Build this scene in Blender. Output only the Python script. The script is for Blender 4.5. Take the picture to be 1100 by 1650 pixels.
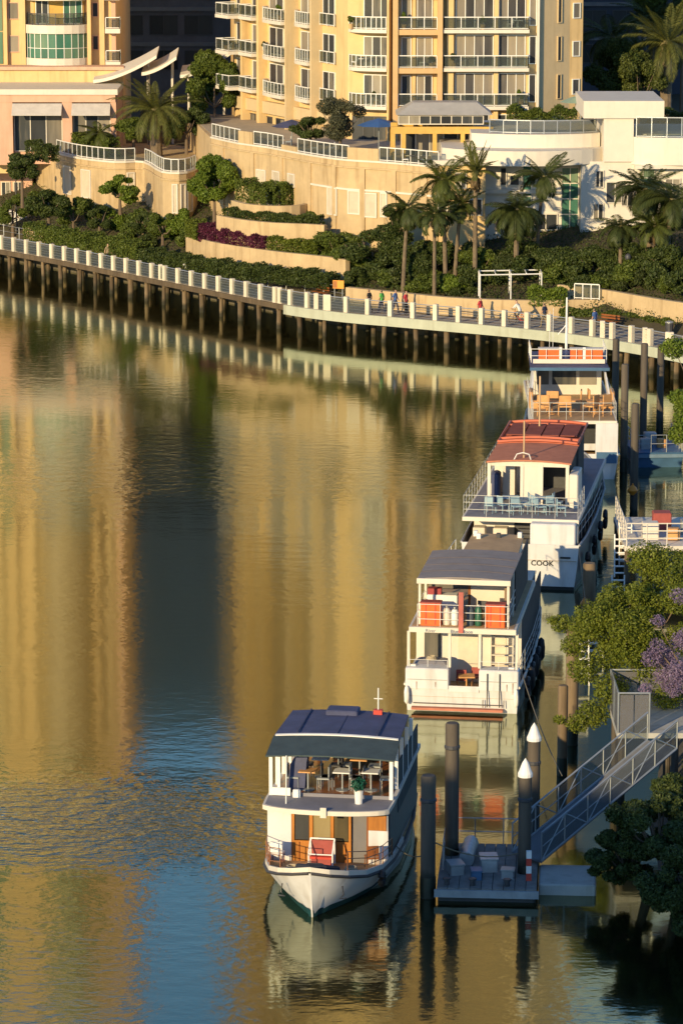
import bpy, bmesh, math, random
import numpy as np
from mathutils import Vector, Matrix

R = math.radians
random.seed(7)
rng = np.random.default_rng(7)
scene = bpy.context.scene
for o in list(bpy.data.objects):
    bpy.data.objects.remove(o, do_unlink=True)
COL = scene.collection

# ------------------------------------------------------------------ camera
CAM_H, FPX = 37.0, 5500.0
PITCH = math.atan(1125.0 / FPX)
cam_d = bpy.data.cameras.new('camera')
cam = bpy.data.objects.new('camera', cam_d)
COL.objects.link(cam)
cam.location = (0, 0, CAM_H)
cam.rotation_euler = (math.pi / 2 - PITCH, 0, 0)
cam_d.sensor_fit = 'HORIZONTAL'
cam_d.sensor_width = 36
cam_d.lens = 36 * FPX / 1100
cam_d.clip_start = 0.5
cam_d.clip_end = 6000
scene.camera = cam

# ------------------------------------------------------------------ sky, sun, exposure
SUN_AZ, SUN_EL = R(31), R(15)          # behind the camera, to the left
S = Vector((-math.sin(SUN_AZ) * math.cos(SUN_EL), -math.cos(SUN_AZ) * math.cos(SUN_EL), math.sin(SUN_EL)))
world = bpy.data.worlds.new('World')
scene.world = world
world.use_nodes = True
nt = world.node_tree
bg = nt.nodes['Background']
sky = nt.nodes.new('ShaderNodeTexSky')
sky.sky_type = 'NISHITA'
sky.sun_disc = False
sky.sun_elevation = SUN_EL
sky.sun_rotation = math.atan2(S.x, S.y)
sky.air_density = 1.0
sky.dust_density = 0.0
sky.ozone_density = 5.0
nt.links.new(sky.outputs[0], bg.inputs[0])
bg.inputs[1].default_value = 0.15
sun_d = bpy.data.lights.new('sun', 'SUN')
sun_d.energy = 4.6
sun_d.color = (1.0, 0.77, 0.42)
sun_d.angle = R(0.5)
sun = bpy.data.objects.new('sun', sun_d)
COL.objects.link(sun)
sun.rotation_euler = (-S).to_track_quat('-Z', 'Y').to_euler()
sun.location = (-60, -60, 90)
scene.view_settings.view_transform = 'Standard'
scene.view_settings.look = 'None'
scene.view_settings.exposure = 0.38
scene.view_settings.gamma = 1.0
scene.view_settings.use_curve_mapping = False

# ------------------------------------------------------------------ helpers
def at(px, py, z=None, Y=None):
    """photo pixel (1100 x 1650) -> point in the place, at height z or at distance Y"""
    a, b = (px - 550) / FPX, -(py - 825) / FPX
    d = Vector((a, math.cos(PITCH) + b * math.sin(PITCH), -math.sin(PITCH) + b * math.cos(PITCH)))
    t = (z - CAM_H) / d.z if z is not None else Y / d.y
    return Vector((0, 0, CAM_H)) + d * t

def srgb(r, g, b):
    f = lambda c: c / 12.92 if c <= 0.04045 else ((c + 0.055) / 1.055) ** 2.4
    return (f(r / 255), f(g / 255), f(b / 255))

MATS = {}
def mat(name, col, rough=0.6, var=0.12, scale=1.5, bump=0.0, bscale=12, metal=0.0, spec=0.5, rnd=0.0, stain=0.0, streak=False, tide=0.0):
    """procedural painted / stone / timber surface: base colour with grain, blotches and fine relief"""
    if name in MATS: return MATS[name]
    m = bpy.data.materials.new(name); m.use_nodes = True
    n, l = m.node_tree.nodes, m.node_tree.links
    p = n['Principled BSDF']
    p.inputs['Roughness'].default_value = rough
    p.inputs['Metallic'].default_value = metal
    p.inputs['Specular IOR Level'].default_value = spec
    geo = n.new('ShaderNodeNewGeometry')
    mp = n.new('ShaderNodeMapping'); l.new(geo.outputs['Position'], mp.inputs[0])
    if streak: mp.inputs['Scale'].default_value = (1, 1, 0.15)
    t1 = n.new('ShaderNodeTexNoise'); t1.inputs['Scale'].default_value = scale; t1.inputs['Detail'].default_value = 6
    t1.inputs['Roughness'].default_value = 0.65
    l.new(mp.outputs[0], t1.inputs['Vector'])
    rp = n.new('ShaderNodeMapRange'); rp.inputs[1].default_value = 0.3; rp.inputs[2].default_value = 0.7
    rp.inputs[3].default_value = 1 - var; rp.inputs[4].default_value = 1 + var
    l.new(t1.outputs['Fac'], rp.inputs[0])
    val = rp.outputs[0]
    if rnd:
        oi = n.new('ShaderNodeObjectInfo')
        r2 = n.new('ShaderNodeMapRange'); r2.inputs[3].default_value = 1 - rnd; r2.inputs[4].default_value = 1 + rnd
        l.new(oi.outputs['Random'], r2.inputs[0])
        mu = n.new('ShaderNodeMath'); mu.operation = 'MULTIPLY'
        l.new(val, mu.inputs[0]); l.new(r2.outputs[0], mu.inputs[1]); val = mu.outputs[0]
    vm = n.new('ShaderNodeVectorMath'); vm.operation = 'SCALE'
    vm.inputs[0].default_value = col[:3]
    l.new(val, vm.inputs['Scale'])
    out = vm.outputs[0]
    if stain:
        t2 = n.new('ShaderNodeTexNoise'); t2.inputs['Scale'].default_value = 0.7; t2.inputs['Detail'].default_value = 8
        mp2 = n.new('ShaderNodeMapping'); mp2.inputs['Scale'].default_value = (3, 3, 0.35); l.new(geo.outputs['Position'], mp2.inputs[0])
        l.new(mp2.outputs[0], t2.inputs['Vector'])
        r3 = n.new('ShaderNodeMapRange'); r3.inputs[1].default_value = 0.52; r3.inputs[2].default_value = 0.75
        r3.inputs[3].default_value = 0; r3.inputs[4].default_value = stain
        l.new(t2.outputs['Fac'], r3.inputs[0])
        mx = n.new('ShaderNodeMix'); mx.data_type = 'RGBA'
        l.new(r3.outputs[0], mx.inputs['Factor']); l.new(out, mx.inputs['A'])
        mx.inputs['B'].default_value = (col[0] * 0.45, col[1] * 0.38, col[2] * 0.3, 1)
        out = mx.outputs['Result']
    if tide:      # weed and slime up to the high-water mark
        sx = n.new('ShaderNodeSeparateXYZ'); l.new(geo.outputs['Position'], sx.inputs[0])
        tn = n.new('ShaderNodeTexNoise'); tn.inputs['Scale'].default_value = 2.5; l.new(geo.outputs['Position'], tn.inputs['Vector'])
        sb_ = n.new('ShaderNodeMath'); sb_.operation = 'MULTIPLY_ADD'; l.new(tn.outputs['Fac'], sb_.inputs[0]); sb_.inputs[1].default_value = -.5; l.new(sx.outputs['Z'], sb_.inputs[2])
        tr_ = n.new('ShaderNodeMapRange'); tr_.inputs[1].default_value = tide - .3; tr_.inputs[2].default_value = tide; tr_.inputs[3].default_value = .85; tr_.inputs[4].default_value = 0
        l.new(sb_.outputs[0], tr_.inputs[0]); mt = n.new('ShaderNodeMix'); mt.data_type = 'RGBA'
        l.new(tr_.outputs[0], mt.inputs['Factor']); l.new(out, mt.inputs['A']); mt.inputs['B'].default_value = (.016, .018, .010, 1); out = mt.outputs['Result']
    l.new(out, p.inputs['Base Color'])
    if bump:
        t3 = n.new('ShaderNodeTexNoise'); t3.inputs['Scale'].default_value = bscale; t3.inputs['Detail'].default_value = 5
        l.new(mp.outputs[0], t3.inputs['Vector'])
        bp = n.new('ShaderNodeBump'); bp.inputs['Strength'].default_value = bump; bp.inputs['Distance'].default_value = 0.03
        l.new(t3.outputs['Fac'], bp.inputs['Height']); l.new(bp.outputs[0], p.inputs['Normal'])
    MATS[name] = m
    return m

def glass_mat(name, ramp, rough=0.5, spec=0.3):
    """window pane: glossy, with the curtain or dark room behind it differing from pane to pane"""
    if name in MATS: return MATS[name]
    m = bpy.data.materials.new(name); m.use_nodes = True
    n, l = m.node_tree.nodes, m.node_tree.links
    p = n['Principled BSDF']; p.inputs['Roughness'].default_value = rough; p.inputs['Specular IOR Level'].default_value = spec
    oi = n.new('ShaderNodeObjectInfo')
    geo = n.new('ShaderNodeNewGeometry')
    nz = n.new('ShaderNodeTexNoise'); nz.inputs['Scale'].default_value = 1.3; nz.inputs['Detail'].default_value = 2
    mp = n.new('ShaderNodeMapping'); mp.inputs['Scale'].default_value = (1.5, 1.5, 0.25); l.new(geo.outputs['Position'], mp.inputs[0]); l.new(mp.outputs[0], nz.inputs['Vector'])
    ad = n.new('ShaderNodeMath'); ad.operation = 'ADD'; 
    mr = n.new('ShaderNodeMapRange'); mr.inputs[3].default_value = -0.3; mr.inputs[4].default_value = 0.3
    l.new(nz.outputs['Fac'], mr.inputs[0])
    l.new(oi.outputs['Random'], ad.inputs[0]); l.new(mr.outputs[0], ad.inputs[1])
    cr = n.new('ShaderNodeValToRGB'); cr.color_ramp.interpolation = 'LINEAR'
    els = cr.color_ramp.elements
    while len(els) < len(ramp): els.new(0.5)
    for e, (pos, c) in zip(els, ramp): e.position = pos; e.color = (*c, 1)
    l.new(ad.outputs[0], cr.inputs[0]); l.new(cr.outputs[0], p.inputs['Base Color'])
    MATS[name] = m; return m

def clear_glass(name, tint, fac=0.72, rough=0.35):
    """balustrade glass: you see through it, with a tint and a reflection"""
    if name in MATS: return MATS[name]
    m = bpy.data.materials.new(name); m.use_nodes = True
    n, l = m.node_tree.nodes, m.node_tree.links
    p = n['Principled BSDF']; p.inputs['Base Color'].default_value = (*tint, 1); p.inputs['Roughness'].default_value = rough
    tr = n.new('ShaderNodeBsdfTransparent'); tr.inputs[0].default_value = (0.84, 0.88, 0.86, 1)
    mx = n.new('ShaderNodeMixShader'); mx.inputs[0].default_value = 1 - fac
    l.new(tr.outputs[0], mx.inputs[1]); l.new(p.outputs[0], mx.inputs[2])
    l.new(mx.outputs[0], n['Material Output'].inputs[0])
    MATS[name] = m; return m

def leaf_mat(name, c1, c2, trans=0.3, flower=None, ffac=0.0):
    if name in MATS: return MATS[name]
    m = bpy.data.materials.new(name); m.use_nodes = True
    n, l = m.node_tree.nodes, m.node_tree.links
    n.remove(n['Principled BSDF'])
    geo = n.new('ShaderNodeNewGeometry')
    nz = n.new('ShaderNodeTexNoise'); nz.inputs['Scale'].default_value = 0.9; nz.inputs['Detail'].default_value = 3
    l.new(geo.outputs['Position'], nz.inputs['Vector'])
    ad = n.new('ShaderNodeMath'); ad.operation = 'ADD'
    l.new(nz.outputs['Fac'], ad.inputs[0]); l.new(geo.outputs['Random Per Island'], ad.inputs[1])
    cr = n.new('ShaderNodeValToRGB'); cr.color_ramp.elements[0].position = 0.45; cr.color_ramp.elements[1].position = 1.35
    mr = n.new('ShaderNodeMapRange'); mr.inputs[1].default_value = 0.4; mr.inputs[2].default_value = 1.6
    l.new(ad.outputs[0], mr.inputs[0])
    mx = n.new('ShaderNodeMix'); mx.data_type = 'RGBA'
    l.new(mr.outputs[0], mx.inputs['Factor']); mx.inputs['A'].default_value = (*c1, 1); mx.inputs['B'].default_value = (*c2, 1)
    n.remove(cr)
    p = n.new('ShaderNodeBsdfPrincipled'); p.inputs['Roughness'].default_value = 0.55; p.inputs['Specular IOR Level'].default_value = 0.3
    tl = n.new('ShaderNodeBsdfTranslucent')
    ms = n.new('ShaderNodeMixShader'); ms.inputs[0].default_value = trans
    l.new(mx.outputs['Result'], p.inputs['Base Color']); l.new(mx.outputs['Result'], tl.inputs[0])
    l.new(p.outputs[0], ms.inputs[1]); l.new(tl.outputs[0], ms.inputs[2])
    l.new(ms.outputs[0], n['Material Output'].inputs[0])
    MATS[name] = m; return m

def tag(o, label=None, cat=None, group=None, kind=None):
    if label: o['label'] = label
    if cat: o['category'] = cat
    if group: o['group'] = group
    if kind: o['kind'] = kind
    return o

def empty(name, loc, rz=0.0, label=None, cat=None, group=None):
    o = bpy.data.objects.new(name, None)
    COL.objects.link(o)
    o.location = loc; o.rotation_euler = (0, 0, rz); o.empty_display_size = 0.3
    return tag(o, label, cat, group)

def world_mat(o):
    m = Matrix.Identity(4)
    while o is not None:
        m = Matrix.LocRotScale(o.location, o.rotation_euler, o.scale) @ m
        o = o.parent
    return m

def link(name, me, parent=None, m=None):
    o = bpy.data.objects.new(name, me)
    if m is not None and not me.materials: me.materials.append(m)
    COL.objects.link(o); o.parent = parent
    return o

def copy_tree(o, parent=None):
    c = o.copy(); COL.objects.link(c); c.parent = parent
    for ch in list(o.children): copy_tree(ch, c)
    return c

class MB:
    """collects boxes, tubes, lofts into one mesh"""
    def __init__(s, xf=None): s.v = []; s.f = []; s.xf = xf; s.mi = []; s.cur = 0
    def add(s, vs, fs):
        b = len(s.v)
        if s.xf is not None: vs = [s.xf @ Vector(v) for v in vs]
        s.v += [tuple(v) for v in vs]
        s.f += [tuple(i + b for i in f) for f in fs]
        s.mi += [s.cur] * len(fs)
        return s
    def box(s, x0, x1, y0, y1, z0, z1):
        vs = [(x0,y0,z0),(x1,y0,z0),(x1,y1,z0),(x0,y1,z0),(x0,y0,z1),(x1,y0,z1),(x1,y1,z1),(x0,y1,z1)]
        return s.add(vs, [(0,3,2,1),(4,5,6,7),(0,1,5,4),(1,2,6,5),(2,3,7,6),(3,0,4,7)])
    def bevbox(s, x0, x1, y0, y1, z0, z1, b=0.04):
        """box with chamfered vertical edges and top"""
        def ring(i, z): return [(x0+i,y0+i+b,z),(x0+i+b,y0+i,z),(x1-i-b,y0+i,z),(x1-i,y0+i+b,z),(x1-i,y1-i-b,z),(x1-i-b,y1-i,z),(x0+i+b,y1-i,z),(x0+i,y1-i-b,z)]
        return s.loft([ring(0, z0), ring(0, z1 - b), ring(b, z1)], closed=True, caps=True)
    def obox(s, c, t, n, hl, hn, z0, z1):
        """box about plan point c: along unit t half length hl, along n half hn"""
        c = Vector((c[0], c[1])); t = Vector((t[0], t[1])); n = Vector((n[0], n[1]))
        q = [c - t*hl - n*hn, c + t*hl - n*hn, c + t*hl + n*hn, c - t*hl + n*hn]
        vs = [(p.x,p.y,z0) for p in q] + [(p.x,p.y,z1) for p in q]
        return s.add(vs, [(0,3,2,1),(4,5,6,7),(0,1,5,4),(1,2,6,5),(2,3,7,6),(3,0,4,7)])
    def prism(s, pts, z0, z1):
        k = len(pts)
        vs = [(p[0],p[1],z0) for p in pts] + [(p[0],p[1],z1) for p in pts]
        fs = [tuple(range(k))[::-1], tuple(range(k, 2*k))] + [(i,(i+1)%k,k+(i+1)%k,k+i) for i in range(k)]
        return s.add(vs, fs)
    def loft(s, rings, closed=True, caps=False):
        k = len(rings[0]); vs = [p for r in rings for p in r]; fs = []
        for a in range(len(rings) - 1):
            for i in range(k if closed else k - 1):
                j = (i + 1) % k
                fs.append((a*k+i, a*k+j, (a+1)*k+j, (a+1)*k+i))
        if caps:
            fs.append(tuple(range(k))[::-1]); fs.append(tuple((len(rings)-1)*k + i for i in range(k)))
        return s.add(vs, fs)
    def tube(s, pts, r, n=6, r2=None, caps=True):
        pts = [Vector(p) for p in pts]; rings = []
        for i, p in enumerate(pts):
            d = (pts[min(i+1, len(pts)-1)] - pts[max(i-1, 0)])
            d = d.normalized() if d.length > 1e-9 else Vector((0,0,1))
            u = d.cross(Vector((0,0,1)))
            u = Vector((1,0,0)) if u.length < 1e-4 else u.normalized()
            w = d.cross(u)
            rr = r if r2 is None else r + (r2 - r) * i / max(1, len(pts)-1)
            rings.append([p + (u*math.cos(2*math.pi*k/n) + w*math.sin(2*math.pi*k/n))*rr for k in range(n)])
        return s.loft(rings, True, caps)
    def lathe(s, c, prof, n=12):
        return s.loft([[(c[0]+r*math.cos(2*math.pi*k/n), c[1]+r*math.sin(2*math.pi*k/n), c[2]+z) for k in range(n)] for r, z in prof], True, True)
    def wall(s, path, th, z0, z1):
        """upright wall along a plan path; z0, z1 may be lists"""
        P = [Vector((p[0], p[1])) for p in path]; k = len(P)
        a, b = offset(P, th/2), offset(P, -th/2)
        Z0 = z0 if isinstance(z0, (list, tuple)) else [z0]*k
        Z1 = z1 if isinstance(z1, (list, tuple)) else [z1]*k
        return s.loft([[(a[i].x,a[i].y,Z0[i]),(b[i].x,b[i].y,Z0[i]),(b[i].x,b[i].y,Z1[i]),(a[i].x,a[i].y,Z1[i])] for i in range(k)], True, True)
    def mesh(s, name, off=None):
        me = bpy.data.meshes.new(name)
        vs = s.v if off is None else [off @ Vector(v) for v in s.v]
        me.from_pydata([tuple(v) for v in vs], [], s.f)
        if any(s.mi): me.polygons.foreach_set('material_index', s.mi)
        bm = bmesh.new(); bm.from_mesh(me); bmesh.ops.recalc_face_normals(bm, faces=bm.faces); bm.to_mesh(me); bm.free()
        me.update(); return me
    def build(s, name, m, parent=None, world=False, smooth=False):
        off = world_mat(parent).inverted() if (world and parent is not None) else None
        me = s.mesh(name, off)
        for mm in (m if isinstance(m, (list, tuple)) else [m]): me.materials.append(mm)
        if smooth:
            me.polygons.foreach_set('use_smooth', [True]*len(me.polygons))
            try: me.set_sharp_from_angle(angle=R(40))
            except Exception: pass
        return link(name, me, parent)

def offset(P, d):
    """offset a plan polyline to its left by d"""
    out = []
    for i, p in enumerate(P):
        t = P[min(i+1, len(P)-1)] - P[max(i-1, 0)]
        t.normalize(); out.append(p + Vector((-t.y, t.x)) * d)
    return out

def resample(P, step):
    P = [Vector(p) for p in P]; out = [P[0].copy()]; acc = 0.0
    for a, b in zip(P[:-1], P[1:]):
        L = (b - a).length; pos = step - acc
        while pos <= L:
            out.append(a + (b - a) * (pos / L)); pos += step
        acc = L - (pos - step)
    return out

def smooth_path(P, n=4):
    P = [Vector(p) for p in P]; out = []
    for i in range(len(P) - 1):
        p0, p1, p2, p3 = P[max(i-1,0)], P[i], P[i+1], P[min(i+2, len(P)-1)]
        for k in range(n):
            t = k / n
            out.append(0.5*((2*p1) + (p2-p0)*t + (2*p0-5*p1+4*p2-p3)*t*t + (3*p1-p0-3*p2+p3)*t**3))
    out.append(P[-1]); return out

def quads_mesh(name, V):
    """V: (N,4,3) array of quads -> mesh, fast"""
    N = len(V); me = bpy.data.meshes.new(name)
    me.vertices.add(N*4); me.vertices.foreach_set('co', V.reshape(-1).astype(np.float32))
    me.loops.add(N*4); me.loops.foreach_set('vertex_index', np.arange(N*4, dtype=np.int32))
    me.polygons.add(N); me.polygons.foreach_set('loop_start', np.arange(0, N*4, 4, dtype=np.int32))
    me.update(calc_edges=True); return me

def leaves(C, size, up=0.35, aspect=0.5, out=None, g=None):
    """leaf quads (kite shaped) at centres C (N,3)"""
    g = g if g is not None else rng
    N = len(C)
    nrm = g.normal(size=(N,3)); nrm /= np.linalg.norm(nrm, axis=1)[:,None]
    if out is not None: nrm += out * 0.9
    nrm[:,2] += up; nrm /= np.linalg.norm(nrm, axis=1)[:,None]
    a = np.cross(nrm, g.normal(size=(N,3))); a /= np.linalg.norm(a, axis=1)[:,None]
    b = np.cross(nrm, a)
    s = size * g.uniform(0.6, 1.35, size=(N,1))
    droop = nrm * (-0.15) * s
    return np.stack([C - a*s, C + b*s*aspect, C + a*s + droop, C - b*s*aspect], axis=1)

def crown_points(n, blobs, g=None, hollow=0.45):
    """points in a union of ellipsoid clumps [(cx,cy,cz, rx,ry,rz)], denser near their skins"""
    g = g if g is not None else rng
    B = np.array(blobs); w = (B[:,3]*B[:,4]*B[:,5])**0.66; w /= w.sum()
    k = g.choice(len(B), size=n, p=w)
    d = g.normal(size=(n,3)); d /= np.linalg.norm(d, axis=1)[:,None]
    r = hollow + (1-hollow) * g.uniform(0,1,size=(n,1))**0.6
    r *= 1 + 0.14*np.sin(d[:,:1]*7+k[:,None])*np.cos(d[:,2:3]*6)
    return B[k,:3] + d*r*B[k,3:], d

def blob_cluster(rx, ry, rz, n, g=None, small=0.45):
    """clumps filling an ellipsoid centred on the origin"""
    g = g if g is not None else rng
    out = []
    for i in range(n):
        d = g.normal(size=3); d /= np.linalg.norm(d); d[2] = d[2]*0.9+0.08
        r = g.uniform(0.45, 0.82)
        s = g.uniform(0.6, 1.25)*small
        out.append((d[0]*r*rx, d[1]*r*ry, d[2]*r*rz, rx*s, ry*s, rz*s*0.85))
    return out
# ------------------------------------------------------------------ materials
CREAM = mat('cream_render', (0.65, 0.455, 0.215), 0.8, 0.08, 0.6, bump=0.1, stain=0.4)
SAND = mat('sandstone_render', (0.49, 0.36, 0.20), 0.85, 0.13, 0.8, bump=0.2, stain=0.6)
TERRA = mat('terracotta_render', (0.56, 0.36, 0.17), 0.8, 0.08, 0.8, bump=0.1, stain=0.2)
TAN = mat('tan_render', (0.55, 0.42, 0.24), 0.8, 0.06, 0.7, bump=0.1, stain=0.25)
PINK = mat('salmon_render', (0.60, 0.36, 0.25), 0.8, 0.08, 0.7, bump=0.1, stain=0.25)
SOFTW = mat('soft_white_paint', (0.64, 0.585, 0.50), 0.6, 0.05, 1.0, stain=0.12)
WHITE = mat('white_paint', (0.78, 0.76, 0.72), 0.45, 0.04, 2.0, stain=0.15)
HULLW = mat('white_hull_paint', (0.61, 0.605, 0.615), 0.4, 0.06, 1.5, stain=0.45)
RAILG = mat('grey_white_rail', (0.46, 0.46, 0.44), 0.5, 0.08, 3.0)
RAILW = mat('white_rail_paint', (0.72, 0.70, 0.66), 0.5, 0.05, 3.0)
GREYM = mat('grey_metal', (0.34, 0.36, 0.37), 0.45, 0.1, 3.0, metal=0.5)
DARKM = mat('dark_metal', (0.05, 0.05, 0.055), 0.5, 0.2, 3.0)
GALV = mat('galvanised_steel', (0.42, 0.44, 0.46), 0.45, 0.15, 4.0, metal=0.6)
CONC = mat('concrete', (0.42, 0.41, 0.37), 0.85, 0.15, 1.2, bump=0.25, stain=0.4)
FASCIA = mat('grey_green_concrete', (0.40, 0.42, 0.33), 0.8, 0.10, 0.8, bump=0.15, stain=0.35)
POSTC = mat('cream_concrete_post', (0.66, 0.58, 0.45), 0.8, 0.08, 1.5, bump=0.1, rnd=0.08, stain=0.2)
PILET = mat('weathered_timber_pile', (0.135, 0.095, 0.055), 0.9, 0.35, 2.0, bump=0.6, bscale=8, rnd=0.4, stain=0.5, streak=True, tide=.3)
PILED = mat('dark_mooring_pile', (0.085, 0.068, 0.05), 0.8, 0.35, 2.0, bump=0.5, bscale=8, streak=True, stain=.5, tide=.9)
DECKT = mat('deck_planking', (0.30, 0.26, 0.21), 0.85, 0.15, 1.5, bump=0.2)
WOOD = mat('varnished_timber', (0.42, 0.165, 0.035), 0.3, 0.35, 3.0, bump=0.15, streak=True)
WOODD = mat('dark_varnished_timber', (0.23, 0.075, 0.02), 0.3, 0.3, 3.0, streak=True)
NAVY = mat('navy_canvas', (0.055, 0.062, 0.125), 0.75, 0.25, 1.2, bump=0.15, stain=.3)
GREENC = mat('dark_green_canvas', (0.042, 0.062, 0.064), 0.75, 0.2, 2.0, bump=0.15)
TEAL = mat('dark_teal_antifoul', (0.008, 0.05, 0.055), 0.5, 0.2, 2.0)
ORANGE = mat('orange_canvas', (0.72, 0.13, 0.025), 0.7, 0.15, 3.0, bump=0.1)
RED = mat('red_paint', (0.52, 0.05, 0.03), 0.5, 0.15, 2.0)
REDROOF = mat('red_oxide_roof', (0.62, 0.17, 0.08), 0.9, 0.15, 1.2, bump=0.15, stain=0.3, spec=.1)
BROWNROOF = mat('brown_oxide_roof', (0.48, 0.19, 0.115), 0.9, 0.12, 1.2, bump=0.15, stain=0.3, spec=.1)
GREYROOF = mat('grey_brown_canopy', (0.25, 0.21, 0.185), 0.75, 0.12, 1.5, bump=0.1, stain=0.2)
TANDECK = mat('tan_deck_paint', (0.42, 0.27, 0.13), 0.75, 0.15, 1.2, bump=0.15, stain=0.3)
GREYDECK = mat('grey_deck_paint', (0.20, 0.19, 0.21), 0.7, 0.12, 1.5)
BLUEP = mat('mid_blue_paint', (0.05, 0.12, 0.22), 0.5, 0.15, 1.5)
BLUEU = mat('blue_canvas', (0.03, 0.10, 0.28), 0.7, 0.15, 1.5)
BLACKR = mat('black_rubber', (0.012, 0.012, 0.013), 0.6, 0.2, 3.0)
CUSHR = mat('red_brown_cushion', (0.32, 0.07, 0.055), 0.8, 0.15, 3.0)
TANF = mat('tan_cane', (0.58, 0.30, 0.11), 0.7, 0.2, 3.0)
BLUECH = mat('pale_blue_plastic', (0.25, 0.36, 0.42), 0.5, 0.1, 3.0)
YELLOW = mat('yellow_ochre_paint', (0.55, 0.33, 0.07), 0.6, 0.12, 2.0)
SIGNO = mat('orange_sign_paint', (0.75, 0.30, 0.02), 0.5, 0.08, 2.0)
BARK = mat('bark', (0.14, 0.10, 0.065), 0.9, 0.3, 3.0, bump=0.6, streak=True)
PALMT = mat('palm_trunk', (0.15, 0.11, 0.07), 0.9, 0.3, 3.0, bump=0.7, bscale=6)
SOIL = mat('planted_soil', (0.055, 0.045, 0.022), 0.95, 0.35, 0.6, bump=0.5, bscale=3)
MUD = mat('river_bank_mud', (0.06, 0.05, 0.035), 0.9, 0.35, 0.8, bump=0.6, bscale=3)
PAVE = mat('terrace_paving', (0.40, 0.33, 0.24), 0.85, 0.12, 0.8, bump=0.1)
SKIN = mat('skin', (0.45, 0.27, 0.18), 0.6, 0.05)
WIN = glass_mat('window_glass', [(0.0, (0.012, 0.014, 0.018)), (0.45, (0.035, 0.04, 0.045)), (0.62, (0.14, 0.125, 0.10)), (1.0, (0.27, 0.24, 0.19))])
DOORG = glass_mat('balcony_door_glass', [(0.0, (0.02, 0.02, 0.024)), (0.4, (0.07, 0.065, 0.065)), (0.6, (0.17, 0.15, 0.13)), (1.0, (0.30, 0.25, 0.18))])
GREENG = glass_mat('green_glass', [(0.0, (0.02, 0.09, 0.06)), (0.5, (0.05, 0.16, 0.11)), (1.0, (0.16, 0.22, 0.14))])
DARKG = glass_mat('dark_boat_glass', [(0.0, (0.01, 0.012, 0.014)), (1.0, (0.05, 0.05, 0.05))])
BALG = clear_glass('balustrade_glass', (0.07, 0.08, 0.075), 0.72)
BWG = clear_glass('boardwalk_screen_glass', (0.10, 0.11, 0.115), 0.7)

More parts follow.
